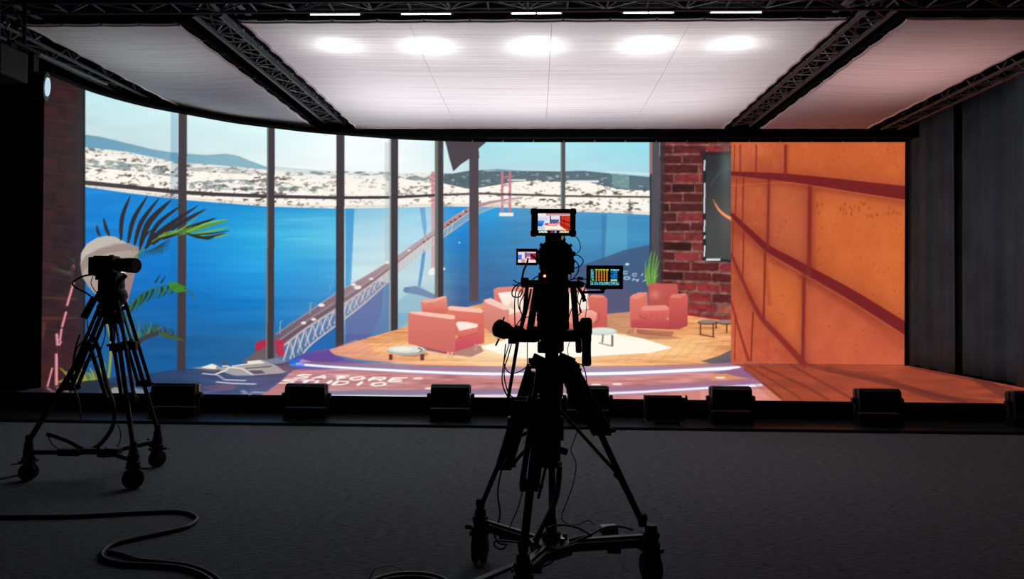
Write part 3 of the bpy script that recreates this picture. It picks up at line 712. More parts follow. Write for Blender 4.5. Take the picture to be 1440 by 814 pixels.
    c.line(l2, (2, 5), (150, 160, 222), .85); c.line(l2, (1.6, 3.0), (238, 246, 255))
    c.poly([(900, 560), (960, 551), (1060, 546), (1078, 547), (1098, 562), (1098, 575), (880, 575)], (220, 150, 132), .75)
    c.poly([(820, 558), (900, 554), (985, 550), (985, 566), (820, 566)], (190, 110, 112), .5)
    for x, y in ((588, 532), (604, 546), (838, 541), (868, 540), (1013, 531), (480, 531)):
        c.ell(x, y, 7, 1.6, (255, 236, 220), .85)
    # lettering lit on the floor
    LT = (252, 244, 232)
    def glyph(ch, x, y, w, h, sk):
        S_ = {'S': [[(1, .1), (.2, .0), (0, .3), (1, .65), (.9, 1), (0, .95)]], 'A': [[(0, 1), (.5, 0), (1, 1)], [(.25, .62), (.8, .62)]], 'T': [[(0, 0), (1, 0)], [(.5, 0), (.5, 1)]],
              'O': [[(.5, 0), (.05, .25), (.05, .75), (.5, 1), (.95, .75), (.95, .25), (.5, 0)]], 'R': [[(0, 1), (0, 0), (.9, .05), (.9, .5), (.1, .55)], [(.5, .55), (1, 1)]],
              'E': [[(1, 0), (0, 0), (0, 1), (1, 1)], [(0, .5), (.8, .5)]], 'U': [[(0, 0), (.05, .85), (.5, 1), (.95, .85), (1, 0)]], 'D': [[(0, 0), (0, 1), (.7, .95), (1, .5), (.7, .05), (0, 0)]], 'I': [[(.5, 0), (.5, 1)]]}
        for stroke in S_[ch]:
            P = [(x+px*w+(1-py)*sk, y+py*h) for px, py in stroke]
            for a_, b_ in zip(P, P[1:]):
                horiz = abs(a_[0]-b_[0]) > 2.2*abs(a_[1]-b_[1])
                c.line([a_, b_], 1.5 if horiz else 3.4, LT)
    for i, ch in enumerate('SATORE'): glyph(ch, (412, 438, 464, 489, 518, 546)[i], 526.6+i*.95, 19, 5.0, 8)
    for i, ch in enumerate('STUDIO'): glyph(ch, (392, 416, 440, 467, 499, 519)[i], 533.6+i*.8, 19 if ch != 'I' else 6, 5.0, 8)
    # right: reflection of the orange wall across the floor
    rf = [(1028, 512), (1272, 512), (1444, 545), (1444, 580), (1110, 580), (1098, 562), (1046, 516)]
    rn2 = c.noise(38, 5, 95, 3)
    rr = V(146, 62, 42)+((rn2-.5)*46)[..., None]*V(1, .5, .35)
    c.put(rf, rr)
    c.poly([(1060, 540), (1200, 556), (1420, 560), (1420, 575), (1100, 575)], (178, 80, 44), .3)
    for p, w in (([(1130, 512), (1200, 528), (1290, 548), (1360, 566)], 6), ([(1110, 512), (1190, 556), (1210, 566)], 4), ([(1068, 514), (1135, 544), (1165, 562)], 4), ([(1052, 514), (1120, 556), (1130, 566)], 3), ([(1160, 518), (1240, 534), (1320, 560), (1400, 568)], 9), ([(1370, 530), (1410, 552), (1440, 568)], 12), ([(1046, 518), (1100, 560)], 3), ([(1280, 516), (1380, 536), (1440, 552)], 3)):
        c.line(p, w, (84, 34, 30), .5)
    for k in range(9): c.line([(1060+k*40, 516+k*1.5), (1100+k*46, 562)], 1, (110, 46, 34), .35)

    # ---- the tall orange panelled wall (wall part, right)
    ow = [(1028, 190), (1300, 190), (1300, 513), (1028, 511)]
    o1 = c.noise(22, 30, 101, 3); o2 = c.noise(3, 3, 102, 2)
    tx = np.clip((X-1028)/244, 0, 1)[..., None]
    orange = V(192, 94, 58)*(1-tx)+V(200, 98, 52)*tx
    low = np.clip((Y-380)/120, 0, 1)[..., None]
    orange = orange*(1-low)+V(200, 92, 62)*low
    orange = orange+((o1-.5)*34)[..., None]*V(1, .8, .5)+((o2-.5)*14)[..., None]
    c.put(ow, orange)
    for pts, col, a in (([(1084, 264), (1134, 270), (1134, 380), (1082, 350)], (190, 96, 62), .55), ([(1142, 268), (1271, 284), (1271, 448), (1142, 392)], (212, 108, 52), .5),
                        ([(1076, 368), (1126, 388), (1128, 500), (1074, 440)], (210, 108, 54), .6), ([(1108, 203), (1271, 203), (1271, 256), (1108, 246)], (206, 98, 50), .5), ([(1134, 394), (1271, 476), (1271, 511), (1132, 511)], (196, 90, 62), .5)):
        c.poly(pts, col, a)
    LN = (118, 36, 36)
    # soft shadows along the joints
    for pts, w, a in (([(1028, 252), (1100, 256), (1180, 266), (1300, 290)], 16, .20), ([(1142, 268), (1142, 392)], 10, .2), ([(1028, 312), (1080, 356), (1140, 392), (1200, 428), (1300, 486)], 18, .22), ([(1130, 385), (1200, 430), (1272, 490)], 16, .12), ([(1076, 366), (1082, 430)], 8, .2),
                      ([(1108, 203), (1106, 246)], 8, .15)):
        c.line(pts, w, (150, 56, 36), a); c.line(pts, w*.5, (150, 56, 36), a)
    # shading drawn into the picture: each panel darkens softly towards its joints
    def dist(pts):
        P_ = curve(pts, 4); D = np.full(X.shape, 1e3, np.float32); sx = slice(int((1028-40)*2), int((1290-40)*2)); sy = slice(int((195-90)*2), int((515-90)*2))
        xs_, ys_ = X[sy, sx], Y[sy, sx]; d = D[sy, sx]
        for a_, b_ in zip(P_, P_[1:]):
            ab = b_-a_; t_ = np.clip(((xs_-a_[0])*ab[0]+(ys_-a_[1])*ab[1])/(ab@ab+1e-9), 0, 1)
            d = np.minimum(d, np.hypot(xs_-a_[0]-t_*ab[0], ys_-a_[1]-t_*ab[1]))
        return sy, sx, d
    for pts, rr_ in (([(1028, 244), (1105, 249.5), (1210, 263), (1300, 275)], 26), ([(1028, 301), (1080, 349), (1150, 388), (1300, 479)], 30), ([(1028, 357), (1062, 432), (1134, 516)], 16), ([(1138, 258), (1137.5, 388)], 16), ([(1080, 252), (1079, 350)], 10), ([(1130, 382), (1129, 508)], 12)):
        sy, sx, d = dist(pts)
        k_ = (np.exp(-(d/rr_*1.6)**1.3)*.42)[..., None]
        c.a[sy, sx] = c.a[sy, sx]*(1-k_)+V(128, 46, 38)*k_
    c.line(curve([(1028, 244), (1060, 246), (1105, 249.5), (1160, 256), (1210, 263), (1272, 271), (1300, 275)], 5), (5, 22), (112, 30, 34), .93)
    c.line(curve([(1028, 301), (1052, 324), (1080, 349), (1110, 366), (1150, 388), (1200, 416), (1272, 461), (1300, 479)], 5), (6, 18), (112, 30, 34), .93)
    c.line(curve([(1028, 357), (1044, 394), (1062, 432), (1075, 452), (1098, 476), (1122, 502), (1134, 516)], 5), (4, 9.5), (134, 44, 38), .9)
    c.line(curve([(1028, 423), (1040, 466), (1053, 508)], 5), (3, 4), (140, 48, 40), .85)
    for p, w in (([(1033, 203), (1032, 245)], 1.4), ([(1041, 203), (1041, 246)], 1.6), ([(1063.5, 203), (1063, 247)], 2), ([(1105, 203), (1104, 250)], 4.4), ([(1036, 250), (1034, 303)], 1.6), ([(1045.5, 250), (1044, 318)], 2), ([(1081.5, 252), (1079.5, 350)], 3.6), ([(1139, 258), (1137.5, 388)], 6),
                 ([(1031, 312), (1030, 360)], 1.4), ([(1046, 322), (1044.5, 392)], 2), ([(1076, 350), (1074, 448)], 3.2), ([(1131, 382), (1129, 508)], 5), ([(1059, 438), (1056, 508)], 2.4), ([(1034, 440), (1033, 508)], 1.4)):
        c.line(p, w, (128, 42, 36), .88)
    c.line(curve([(1028, 261), (1105, 257), (1160, 265), (1210, 272), (1272, 282)], 5), .9, (236, 138, 66), .4)
    c.line(curve([(1084, 360), (1150, 398), (1200, 427), (1272, 472)], 5), .9, (232, 126, 70), .4)
    R = random.Random(9)
    for k in range(230):
        x, y = R.uniform(1090, 1270), R.uniform(205, 505)
        c.ell(x, y, R.uniform(.4, 1.2), R.uniform(.4, 1.4), (140, 56, 30), R.uniform(.3, .75))
    for k in range(30):
        x, y = R.uniform(1145, 1268), R.uniform(282, 300)+(R.random()*6); c.ell(x, y, 1.4, 2.4, (150, 62, 32), .5)
    for ax_ in (0, 1):          # the LED pitch softens the frame a little
        a = np.pad(c.a, [(1, 1) if k == ax_ else (0, 0) for k in range(3)], 'edge')
        c.a = (a[2:]+2*a[1:-1]+a[:-2])/4 if ax_ == 0 else (a[:, 2:]+2*a[:, 1:-1]+a[:, :-2])/4
    c.a = np.clip(c.a, 0, 255)
    return c

def srgb_to_linear(a):
    a = a/255.
    return np.where(a <= .04045, a/12.92, ((a+.055)/1.055)**2.4)
# ------------------------------------------------------------------ the studio shell
def carpet_mat():
    m = mat('grey_carpet', (.2, .2, .2), .95); nt = m.node_tree; b = nt.nodes['Principled BSDF']
    tc = nt.nodes.new('ShaderNodeTexCoord')
    mp = nt.nodes.new('ShaderNodeMapping'); mp.inputs['Scale'].default_value = (3, 11, 1)
    n1 = nt.nodes.new('ShaderNodeTexNoise'); n1.inputs['Scale'].default_value = 5; n1.inputs['Detail'].default_value = 8
    n2 = nt.nodes.new('ShaderNodeTexNoise'); n2.inputs['Scale'].default_value = 70; n2.inputs['Detail'].default_value = 8; n2.inputs['Roughness'].default_value = .8
    nt.links.new(tc.outputs['Object'], mp.inputs[0]); nt.links.new(mp.outputs[0], n1.inputs['Vector']); nt.links.new(tc.outputs['Object'], n2.inputs['Vector'])
    ad = nt.nodes.new('ShaderNodeMath'); ad.operation = 'ADD'; nt.links.new(n1.outputs['Fac'], ad.inputs[0]); nt.links.new(n2.outputs['Fac'], ad.inputs[1])
    r = nt.nodes.new('ShaderNodeValToRGB'); r.color_ramp.elements[0].position = .68; r.color_ramp.elements[0].color = (.050, .060, .067, 1)
    r.color_ramp.elements[1].position = 1.0; r.color_ramp.elements[1].color = (.20, .215, .23, 1)
    mm = nt.nodes.new('ShaderNodeMath'); mm.operation = 'MULTIPLY'; mm.inputs[1].default_value = .9
    nt.links.new(ad.outputs[0], mm.inputs[0]); nt.links.new(mm.outputs[0], r.inputs[0]); nt.links.new(r.outputs[0], b.inputs['Base Color'])
    bp = nt.nodes.new('ShaderNodeBump'); bp.inputs['Strength'].default_value = .8; bp.inputs['Distance'].default_value = .01
    nt.links.new(n2.outputs['Fac'], bp.inputs['Height']); nt.links.new(bp.outputs[0], b.inputs['Normal'])
    return m
structure(build('floor', MB().box((0, 6, -.05), (18, 20, .1)), carpet_mat()))
structure(build('ceiling', MB().box((0, 6, 7.55), (18, 20, .1)), WALLM))
structure(build('wall_back', MB().box((0, 16.05, 3.75), (18, .1, 7.5)), WALLM))
structure(build('wall_left', MB().box((-9.05, 6, 3.75), (.1, 20, 7.5)), WALLM))
structure(build('wall_right', MB().box((9.05, 6, 3.75), (.1, 20, 7.5)), WALLM))
structure(build('wall_front', MB().box((0, -4.05, 3.75), (18, .1, 7.5)), WALLM))

ZP, ZT, YF, YL = .25, 4.33, 9.05, 8.36      # stage height, wall top, front edge of the LED floor, front of the ledge
LEDGE = mat('black_glossy_board', (.02, .02, .021), .32, noise=.3, nscale=3, spec=.35)
structure(build('trim_1', MB().box((.4, (YL+YF)/2, .017), (16.6, YF-YL, .034)), LEDGE, bevel=.004))

# plan line of the curved LED wall
PLAN = [(45, 9.5), (75, 9.86), (118, 10.44), (190, 11.2), (262, 11.80), (322, 12.32), (382, 12.72), (430, 13.03), (480, 13.27), (556, 13.6), (618, 13.76), (680, 13.85), (760, 13.87), (1000, 13.86), (1263.5, 13.85)]
def plan_xy():
    pts = [((px-754+.0)/F_PX*d, d) for px, d in PLAN]
    pts = smoothpath([(x, y, 0) for x, y in pts], 24)
    L = [0.]
    for a, b in zip(pts, pts[1:]): L.append(L[-1]+(b-a).length)
    return np.array([p.x for p in pts]), np.array([p.y for p in pts]), np.array(L)
WX, WY, WL = plan_xy()

def led_mat(name, spec):
    m = bpy.data.materials.new(name); m.use_nodes = True; nt = m.node_tree; b = nt.nodes['Principled BSDF']
    b.inputs['Base Color'].default_value = (.01, .01, .011, 1); b.inputs['Roughness'].default_value = .5; b.inputs['Specular IOR Level'].default_value = spec
    a = nt.nodes.new('ShaderNodeAttribute'); a.attribute_name = 'picture'
    nt.links.new(a.outputs['Color'], b.inputs['Emission Color']); b.inputs['Emission Strength'].default_value = 1.0
    m.cycles.emission_sampling = 'NONE'
    return m
def grid_mesh(name, X, Y, Z, colors, m, parent, flip=False):
    n, k = X.shape
    me = bpy.data.meshes.new(name)
    idx = np.arange(n*k).reshape(n, k)
    q = np.stack([idx[:-1, :-1], idx[:-1, 1:], idx[1:, 1:], idx[1:, :-1]], -1).reshape(-1, 4)
    if flip: q = q[:, ::-1]
    me.vertices.add(n*k); me.vertices.foreach_set('co', np.stack([X, Y, Z], -1).astype(np.float32).ravel())
    me.loops.add(q.size); me.loops.foreach_set('vertex_index', q.ravel().astype(np.int32))
    me.polygons.add(len(q)); me.polygons.foreach_set('loop_start', np.arange(0, q.size, 4, dtype=np.int32))
    me.update(calc_edges=True)
    at = me.color_attributes.new('picture', 'FLOAT_COLOR', 'POINT')
    at.data.foreach_set('color', np.concatenate([colors, np.ones((*colors.shape[:2], 1))], -1).astype(np.float32).ravel())
    me.materials.append(m)
    o = bpy.data.objects.new(name, me); COL.objects.link(o); o.parent = parent
    return o

PIC = paint_picture()
PICL = PIC
PICL.a = srgb_to_linear(PIC.a).astype(np.float32)

# video wall: curved screen, cabinets behind, black cap on top
video_wall = thing('video_wall', 'curved LED video wall showing a harbour view, armchairs and orange panelled wall', 'video wall')
NW, NH = 1120, 340
s0, s1 = np.interp(0, [0, 1], [0, WL[-1]]), WL[-1]
# columns spread evenly over the picture rather than over the plan line
cu = np.interp(np.linspace(0, 1, NW), np.linspace(0, 1, len(WL)), WL)
uu, _ = project(WX, WY, np.full_like(WX, 2.))
cu = np.interp(np.linspace(uu[0], uu[-1], NW), uu, WL)
cx, cy = np.interp(cu, WL, WX), np.interp(cu, WL, WY)
zz = np.linspace(ZP, ZT, NH)
GX = np.repeat(cx[None], NH, 0); GY = np.repeat(cy[None], NH, 0); GZ = np.repeat(zz[:, None], NW, 1)
U, V = project(GX, GY, GZ)
scr = grid_mesh('led_screen', GX, GY, GZ, PICL.sample(U, V), led_mat('led_wall_pixels', .2), video_wall)
def offset_line(d, every=12):
    X, Y = WX[::every], WY[::every]
    tx, ty = np.gradient(X), np.gradient(Y); l = np.hypot(tx, ty); nx, ny = -ty/l, tx/l
    return [(x+a*d, y+b*d) for x, y, a, b in zip(X, Y, nx, ny)]
def ribbon(inner, outer, z0, z1):
    mb = MB(); n = len(inner); v = []
    for (a, b), (c, d) in zip(inner, outer): v += [(a, b, z0), (a, b, z1), (c, d, z1), (c, d, z0)]
    f = []
    for i in range(n-1):
        o = i*4
        for k in range(4): f.append((o+k, o+(k+1) % 4, o+4+(k+1) % 4, o+4+k))
    f += [(0, 3, 2, 1), ((n-1)*4, (n-1)*4+1, (n-1)*4+2, (n-1)*4+3)]
    return mb.add(v, f)
build('cabinet_backs', ribbon(offset_line(.02), offset_line(.14), ZP, ZT), BLACKM, video_wall)
build('top_cap', ribbon(offset_line(-.02), offset_line(.16), ZT, ZT+.045), BLACK, video_wall)
# little bright eye bolts along the top of the straight stretch
eye = None
for i in range(15):
    x = -1.2+i*.565
    if eye is None: eye = build('eye_bolt', MB().box((0, 0, 0), (.018, .03, .02)), ALU, video_wall, origin=(0, 0, 0)); e = eye
    else: e = eye.copy(); COL.objects.link(e)
    e.location = (x, 13.80, ZT+.012)

# LED floor
video_floor = thing('video_floor', 'LED video floor of the stage glowing with a wooden floor picture and bright rings', 'video floor')
NF, MF = 1240, 76
fx = np.concatenate([WX, [6.84]]); fy = np.concatenate([WY, [13.85]])
# columns follow the front edge; each runs back to the wall's plan line
u0, u1 = project(np.array([-6.42, 6.80]), np.array([YF, YF]), np.array([ZP, ZP]))[0]
fxs = np.linspace(-6.42, 6.80, NF)
back = []
order = np.argsort(WX[8:]); bx, by = WX[8:][order], WY[8:][order]
for x in fxs: back.append(np.interp(x, bx, by) if x > bx[0] else by[0])
back = np.array(back); 
# left end: keep the back line inside the wall
tt = np.linspace(0, 1, MF)**.8
FX = np.repeat(fxs[None], MF, 0); FY = YF+(back-YF)[None]*tt[:, None]; FZ = np.full_like(FX, ZP)
U, V = project(FX, FY, FZ)
grid_mesh('led_surface', FX, FY, FZ, PICL.sample(U, V), led_mat('led_floor_pixels', .25), video_floor)
del PIC, PICL
front = [(x, y) for x, y in zip(fxs[::40], back[::40])]
mb = MB(); n = len(front)
mb.add([(-6.42, YF, ZP-.002), (6.80, YF, ZP-.002)]+[(x, y, ZP-.002) for x, y in front[::-1]]+[(-6.42, YF, .035), (6.80, YF, .035)]+[(x, y, .035) for x, y in front[::-1]],
       [tuple(range(n+2)), tuple(range(n+2, 2*n+4))[::-1]]+[(i, i+n+2, (i+1) % (n+2)+n+2, (i+1) % (n+2)) for i in range(n+2)])
build('stage_base', mb, CLOTH, video_floor)
structure(build('trim_2', MB().box((0.4, YF-.02, .135), (16.6, .03, .20)), CLOTH))
# plain dark stage decks left and right of the LED floor
structure(build('trim_3', MB().box((-7.42, 11.0, .14), (1.98, 3.9, .20)), LEDGE))
structure(build('trim_4', MB().box((7.84, 11.45, .14), (2.05, 4.8, .20)), LEDGE))

# black side wall at the left in front of the screen, black drapes at the right
def drape(name, label, pts, z0, z1, fold, seed, amp=.035, m=DRAPE):
    """hanging cloth along a plan polyline with soft pleats"""
    r = random.Random(seed); P_ = [Vector((*p, 0)) for p in pts]
    L = [0.]
    for a, b in zip(P_, P_[1:]): L.append(L[-1]+(b-a).length)
    n = int(L[-1]/.04); rows = 10
    ph = [r.uniform(0, 6.28) for _ in range(4)]
    vs, fs = [], []
    for i in range(n+1):
        s = L[-1]*i/n
        k = max(j for j in range(len(L)) if L[j] <= s+1e-9); k = min(k, len(P_)-2)
        t = (s-L[k])/(L[k+1]-L[k]); p = P_[k].lerp(P_[k+1], t); d = (P_[k+1]-P_[k]).normalized(); nn = Vector((-d.y, d.x, 0))
        for j in range(rows+1):
            h = j/rows
            a = (math.sin(s*6.28/fold+ph[0]+.5*math.sin(h*2+ph[1]))+.5*math.sin(s*6.28/(fold*.43)+ph[2]+h*.8)+.35*math.sin(s*6.28/(fold*2.3)+ph[3]))*amp*(1.1-.35*h)
            vs.append(p+nn*a+Vector((0, 0, z0+(z1-z0)*h)))
    for i in range(n):
        for j in range(rows):
            a = i*(rows+1)+j; fs.append((a, a+rows+1, a+rows+2, a+1))
    mb = MB().add(vs, fs)
    o = build(name, mb, m, smooth=True)
    sd = o.modifiers.new('thick', 'SOLIDIFY'); sd.thickness = .006
    tag(o, label, 'curtain')
    return o
drape('stage_drape', 'black floor-length drape hanging beside the orange end of the video wall', [(6.86, 14.2), (6.80, 12.4)], .262, 4.86, .55, 1)
drape('stage_drape', 'middle drape panel between the one touching the screen and the one at the picture edge', [(6.94, 12.74), (6.94, 10.92)], .262, 4.80, .62, 2)
drape('stage_drape', 'black drape panel filling the right edge of the picture in front of the others', [(6.80, 10.85), (6.88, 9.4), (7.2, 9.15)], .262, 4.78, .5, 3)
drape('masking_drape', 'black masking drape left of the dim brick end of the video wall', [(-6.50, 9.42), (-8.9, 9.30)], .262, 4.70, .5, 4, .03, CLOTH)

# ------------------------------------------------------------------ stretched silks
def silk_mat():
    m = bpy.data.materials.new('white_silk'); m.use_nodes = True; nt = m.node_tree
    for n in list(nt.nodes): nt.nodes.remove(n)
    out = nt.nodes.new('ShaderNodeOutputMaterial'); mx = nt.nodes.new('ShaderNodeMixShader'); d = nt.nodes.new('ShaderNodeBsdfDiffuse'); t = nt.nodes.new('ShaderNodeBsdfTranslucent')
    for s_ in (d, t): s_.inputs['Color'].default_value = (.90, .88, .89, 1)
    mx.inputs[0].default_value = .45
    tc = nt.nodes.new('ShaderNodeTexCoord'); mp = nt.nodes.new('ShaderNodeMapping'); mp.inputs['Scale'].default_value = (.25, 3.0, 1)
    n = nt.nodes.new('ShaderNodeTexNoise'); n.inputs['Scale'].default_value = 2.6; n.inputs['Detail'].default_value = 5; n.inputs['Roughness'].default_value = .65
    bp = nt.nodes.new('ShaderNodeBump'); bp.inputs['Strength'].default_value = .6; bp.inputs['Distance'].default_value = .05
    m2 = nt.nodes.new('ShaderNodeMapping'); m2.inputs['Scale'].default_value = (.12, 7.0, 1); nt.links.new(tc.outputs['Object'], m2.inputs[0])
    n2 = nt.nodes.new('ShaderNodeTexNoise'); n2.inputs['Scale'].default_value = 3.2; n2.inputs['Detail'].default_value = 3; nt.links.new(m2.outputs[0], n2.inputs['Vector'])
    cr = nt.nodes.new('ShaderNodeValToRGB'); cr.color_ramp.elements[0].position = .34; cr.color_ramp.elements[0].color = (.76, .74, .75, 1); cr.color_ramp.elements[1].position = .50; cr.color_ramp.elements[1].color = (.91, .89, .90, 1)
    nt.links.new(n2.outputs['Fac'], cr.inputs[0])
    for s_ in (d, t): nt.links.new(cr.outputs[0], s_.inputs['Color'])
    nt.links.new(tc.outputs['Object'], mp.inputs[0]); nt.links.new(mp.outputs[0], n.inputs['Vector']); nt.links.new(n.outputs['Fac'], bp.inputs['Height'])
    for s_ in (d, t): nt.links.new(bp.outputs[0], s_.inputs['Normal'])
    nt.links.new(d.outputs[0], mx.inputs[1]); nt.links.new(t.outputs[0], mx.inputs[2]); nt.links.new(mx.outputs[0], out.inputs[0])
    return m
SILK = silk_mat(); HEM = mat('white_hem_tape', (.95, .92, .90), .8)
ZS = 4.50
def silk(label, x0, x1, y0, y1, seams):
    t = thing('overhead_silk', label, 'diffusion silk', ((x0+x1)/2, (y0+y1)/2, ZS), 'stretched silks over the stage')
    nx, ny = 48, 60; vs, fs = [], []
    npin_x = max(4, round((x1-x0)/.5)); npin_y = round((y1-y0)/.5)
    for j in range(ny+1):
        for i in range(nx+1):
            u, v = i/nx, j/ny
            sc_x = .028*abs(math.sin(math.pi*v*npin_y))**.8; sc_y = .022*abs(math.sin(math.pi*u*npin_x))**.8
            x = x0+(x1-x0)*u; y = y0+(y1-y0)*v
            x += (sc_x*(1-2*u)) if abs(1-2*u) > .9 else 0
            y += (sc_y*(1-2*v)) if abs(1-2*v) > .94 else 0
            sag = -.05*math.sin(math.pi*u)*math.sin(math.pi*v)
            vs.append((x, y, ZS+sag))
    for j in range(ny):
        for i in range(nx): a = j*(nx+1)+i; fs.append((a, a+1, a+nx+2, a+nx+1))
    f = build('fabric', MB().add(vs, fs), SILK, t, smooth=True)
    # sewn edge
    loop = [vs[i] for i in range(nx+1)]+[vs[j*(nx+1)+nx] for j in range(ny+1)]+[vs[ny*(nx+1)+i] for i in range(nx, -1, -1)]+[vs[j*(nx+1)] for j in range(ny, -1, -1)]
    build('hem', MB().tube([Vector(p)-Vector((0, 0, .006)) for p in loop], .017, 6), HEM, t)
    for sx_ in seams:
        build('seam', MB().tube([Vector((x0+(x1-x0)*sx_, y0+(y1-y0)*k/12, ZS-.05*math.sin(math.pi*sx_)*math.sin(math.pi*k/12)-.004)) for k in range(13)], .0035, 4), HEM, t)
    # black pipe frame and the ties that hold the cloth
    g = .055
    fr = MB()
    for a, b in (((x0-g, y0-g), (x1+g, y0-g)), ((x1+g, y0-g), (x1+g, y1+g)), ((x1+g, y1+g), (x0-g, y1+g)), ((x0-g, y1+g), (x0-g, y0-g))):
        fr.bar((*a, ZS+.02), (*b, ZS+.02), .035, .035)
    build('frame', fr, CLOTH, t)
    first = None
    def tie(x, y, along):
        nonlocal first
        if first is None:
            first = build('tie', MB().box((0, 0, 0), (.016, .10, .010)), BLACK, t, origin=(0, 0, 0)); e = first
        else: e = first.copy(); COL.objects.link(e)
        e.location = (x-t.location.x, y-t.location.y, -.004); e.rotation_euler = (0, 0, 0 if along == 'x' else math.pi/2)
    for i in range(npin_x+1): 
        tie(x0+(x1-x0)*i/npin_x, y0-.03, 'x'); tie(x0+(x1-x0)*i/npin_x, y1+.035, 'x')
    for j in range(1, npin_y): tie(x0-.035, y0+(y1-y0)*j/npin_y, 'y'); tie(x1+.035, y0+(y1-y0)*j/npin_y, 'y')
    return t
silk('wide middle white silk with bright lamp spots, stretched above the stage', -3.28, 3.32, 8.14, 13.40, (.28, .52, .75))
silk('grey-toned silk at the left whose far corner turns dark above the curved screen', -5.78, -4.02, 8.22, 13.40, ())
silk('pink-tinted silk at the right nearest the black drapes', 3.98, 5.86, 8.14, 13.40, ())

# ------------------------------------------------------------------ trusses
def truss(label, a, b, w, h, bay, m=TRUSSM, chord=.024, brace=.011, group='lighting trusses', cat='truss', cover=None):
    """box truss from a to b (centre line of its lower face)"""
    a, b = Vector(a), Vector(b); d = (b-a).normalized(); x = d.cross(Vector((0, 0, 1))).normalized(); L = (b-a).length
    t = thing('lighting_truss', label, cat, a, group)
    off = {}
    for k, (s, z) in enumerate(((-1, 0), (1, 0), (-1, 1), (1, 1))):
        o = x*s*w/2+Vector((0, 0, z*h)); off[(s, z)] = o
        build('chord', MB().tube([a+o, b+o], chord, 8), m, t, smooth=True)
    n = max(2, round(L/bay)); shapes = {}
    def br(kind, p, q):
        if kind not in shapes:
            shapes[kind] = build('brace', MB().tube([(0, 0, 0), q-p], brace, 5), m, t, origin=(0, 0, 0)); e = shapes[kind]
        else: e = shapes[kind].copy(); COL.objects.link(e)
        e.location = p-a
    for i in range(n):
        p0, p1 = a+d*L*i/n, a+d*L*(i+1)/n
        for kind, (c0, c1) in (('bottom', ((-1, 0), (1, 0))), ('left', ((-1, 0), (-1, 1))), ('right', ((1, 0), (1, 1)))):
            if i % 2: c0, c1 = c1, c0
            br((kind, i % 2), p0+off[c0], p1+off[c1])
        br(('cross', 0), p0+off[(-1, 0)], p0+off[(1, 0)])
    return t
truss('dark truss crossing the top of the picture just in front of the silks', (-7.6, 7.80, 4.53), (7.8, 7.80, 4.53), .28, .30, .42)
truss('nearer black truss cut by the top edge of the picture', (-7.6, 7.38, 4.56), (7.8, 7.38, 4.56), .30, .30, .42)
truss('greenish lit truss between the left silk and the middle silk', (-3.655, 8.1, 4.56), (-3.655, 13.5, 4.56), .30, .30, .30, chord=.027)
truss('dark truss between the middle silk and the pink silk', (3.66, 7.98, 4.56), (3.66, 13.5, 4.56), .30, .30, .30, chord=.027)
truss('truss along the outer edge of the left silk', (-6.20, 7.98, 4.50), (-6.20, 13.0, 4.52), .30, .30, .38)
truss('truss along the outer edge of the pink silk beside the drapes', (6.28, 7.98, 4.50), (6.28, 13.5, 4.50), .30, .30, .34)
# black cloth-wrapped beam behind the silks, above the flat part of the screen
hd = build('straight_header', MB().box((1.95, 13.78, 4.50), (9.9, .28, .24)), CLOTH, video_wall)
mk = build('curved_header', ribbon(offset_line(.05)[:22], offset_line(.20)[:22], ZT+.045, ZT+.11), CLOTH, video_wall)

# ------------------------------------------------------------------ soft panel lamps over the near edge of the middle silk
LAMPF = emis('lamp_diffuser_lit', (1, .99, .97), 12.0)
lamp0 = None
for x, lab in ((-2.42, 'lit white lamp panel at the left end of the row above the middle silk'), (-1.33, 'lit white lamp panel second from the left above the middle silk'), (-.02, 'lit white lamp panel in the middle of the row above the near silk edge'),
               (1.30, 'lit white lamp panel second from the right above the middle silk'), (2.32, 'dimmer short lamp panel at the right end of the row above the silk')):
    if lamp0 is None:
        t = thing('panel_lamp', lab, 'stage lamp', (x, 8.86, 4.80), 'lamp panels above the middle silk'); o = Vector((x, 8.86, 4.80))
        build('housing', MB().box(o+Vector((0, 0, .075)), (.62, .20, .10)), BLACKM, t, bevel=.01)
        build('diffuser', MB().box(o+Vector((-.15, 0, .02)), (.28, .13, .02)).box(o+Vector((.15, 0, .02)), (.28, .13, .02)), LAMPF, t)
        y = MB().bar(o+Vector((-.34, 0, .08)), o+Vector((-.34, 0, .34)), .03).bar(o+Vector((.34, 0, .08)), o+Vector((.34, 0, .34)), .03).bar(o+Vector((-.34, 0, .34)), o+Vector((.34, 0, .34)), .03)
        y.cyl(o+Vector((0, 0, .34)), o+Vector((0, 0, 2.5)), .02)
        build('yoke', y, BLACKM, t); lamp0 = t
    else: copy_tree(lamp0, (x, 8.86, 4.80), lab)
    sl_ = bpy.data.lights.new('lamp_beam', 'SPOT'); sl_.energy = 34 if x < 2 and x > -2 else 17; sl_.spot_size = math.radians(140); sl_.spot_blend = 1.0; sl_.shadow_soft_size = .16; sl_.color = (.97, 1, 1)
    so = bpy.data.objects.new('lamp_beam', sl_); COL.objects.link(so); so.location = (x, 8.86, 4.785); so.rotation_euler = Vector((0, -.10, .36)).to_track_quat('Z', 'Y').to_euler()

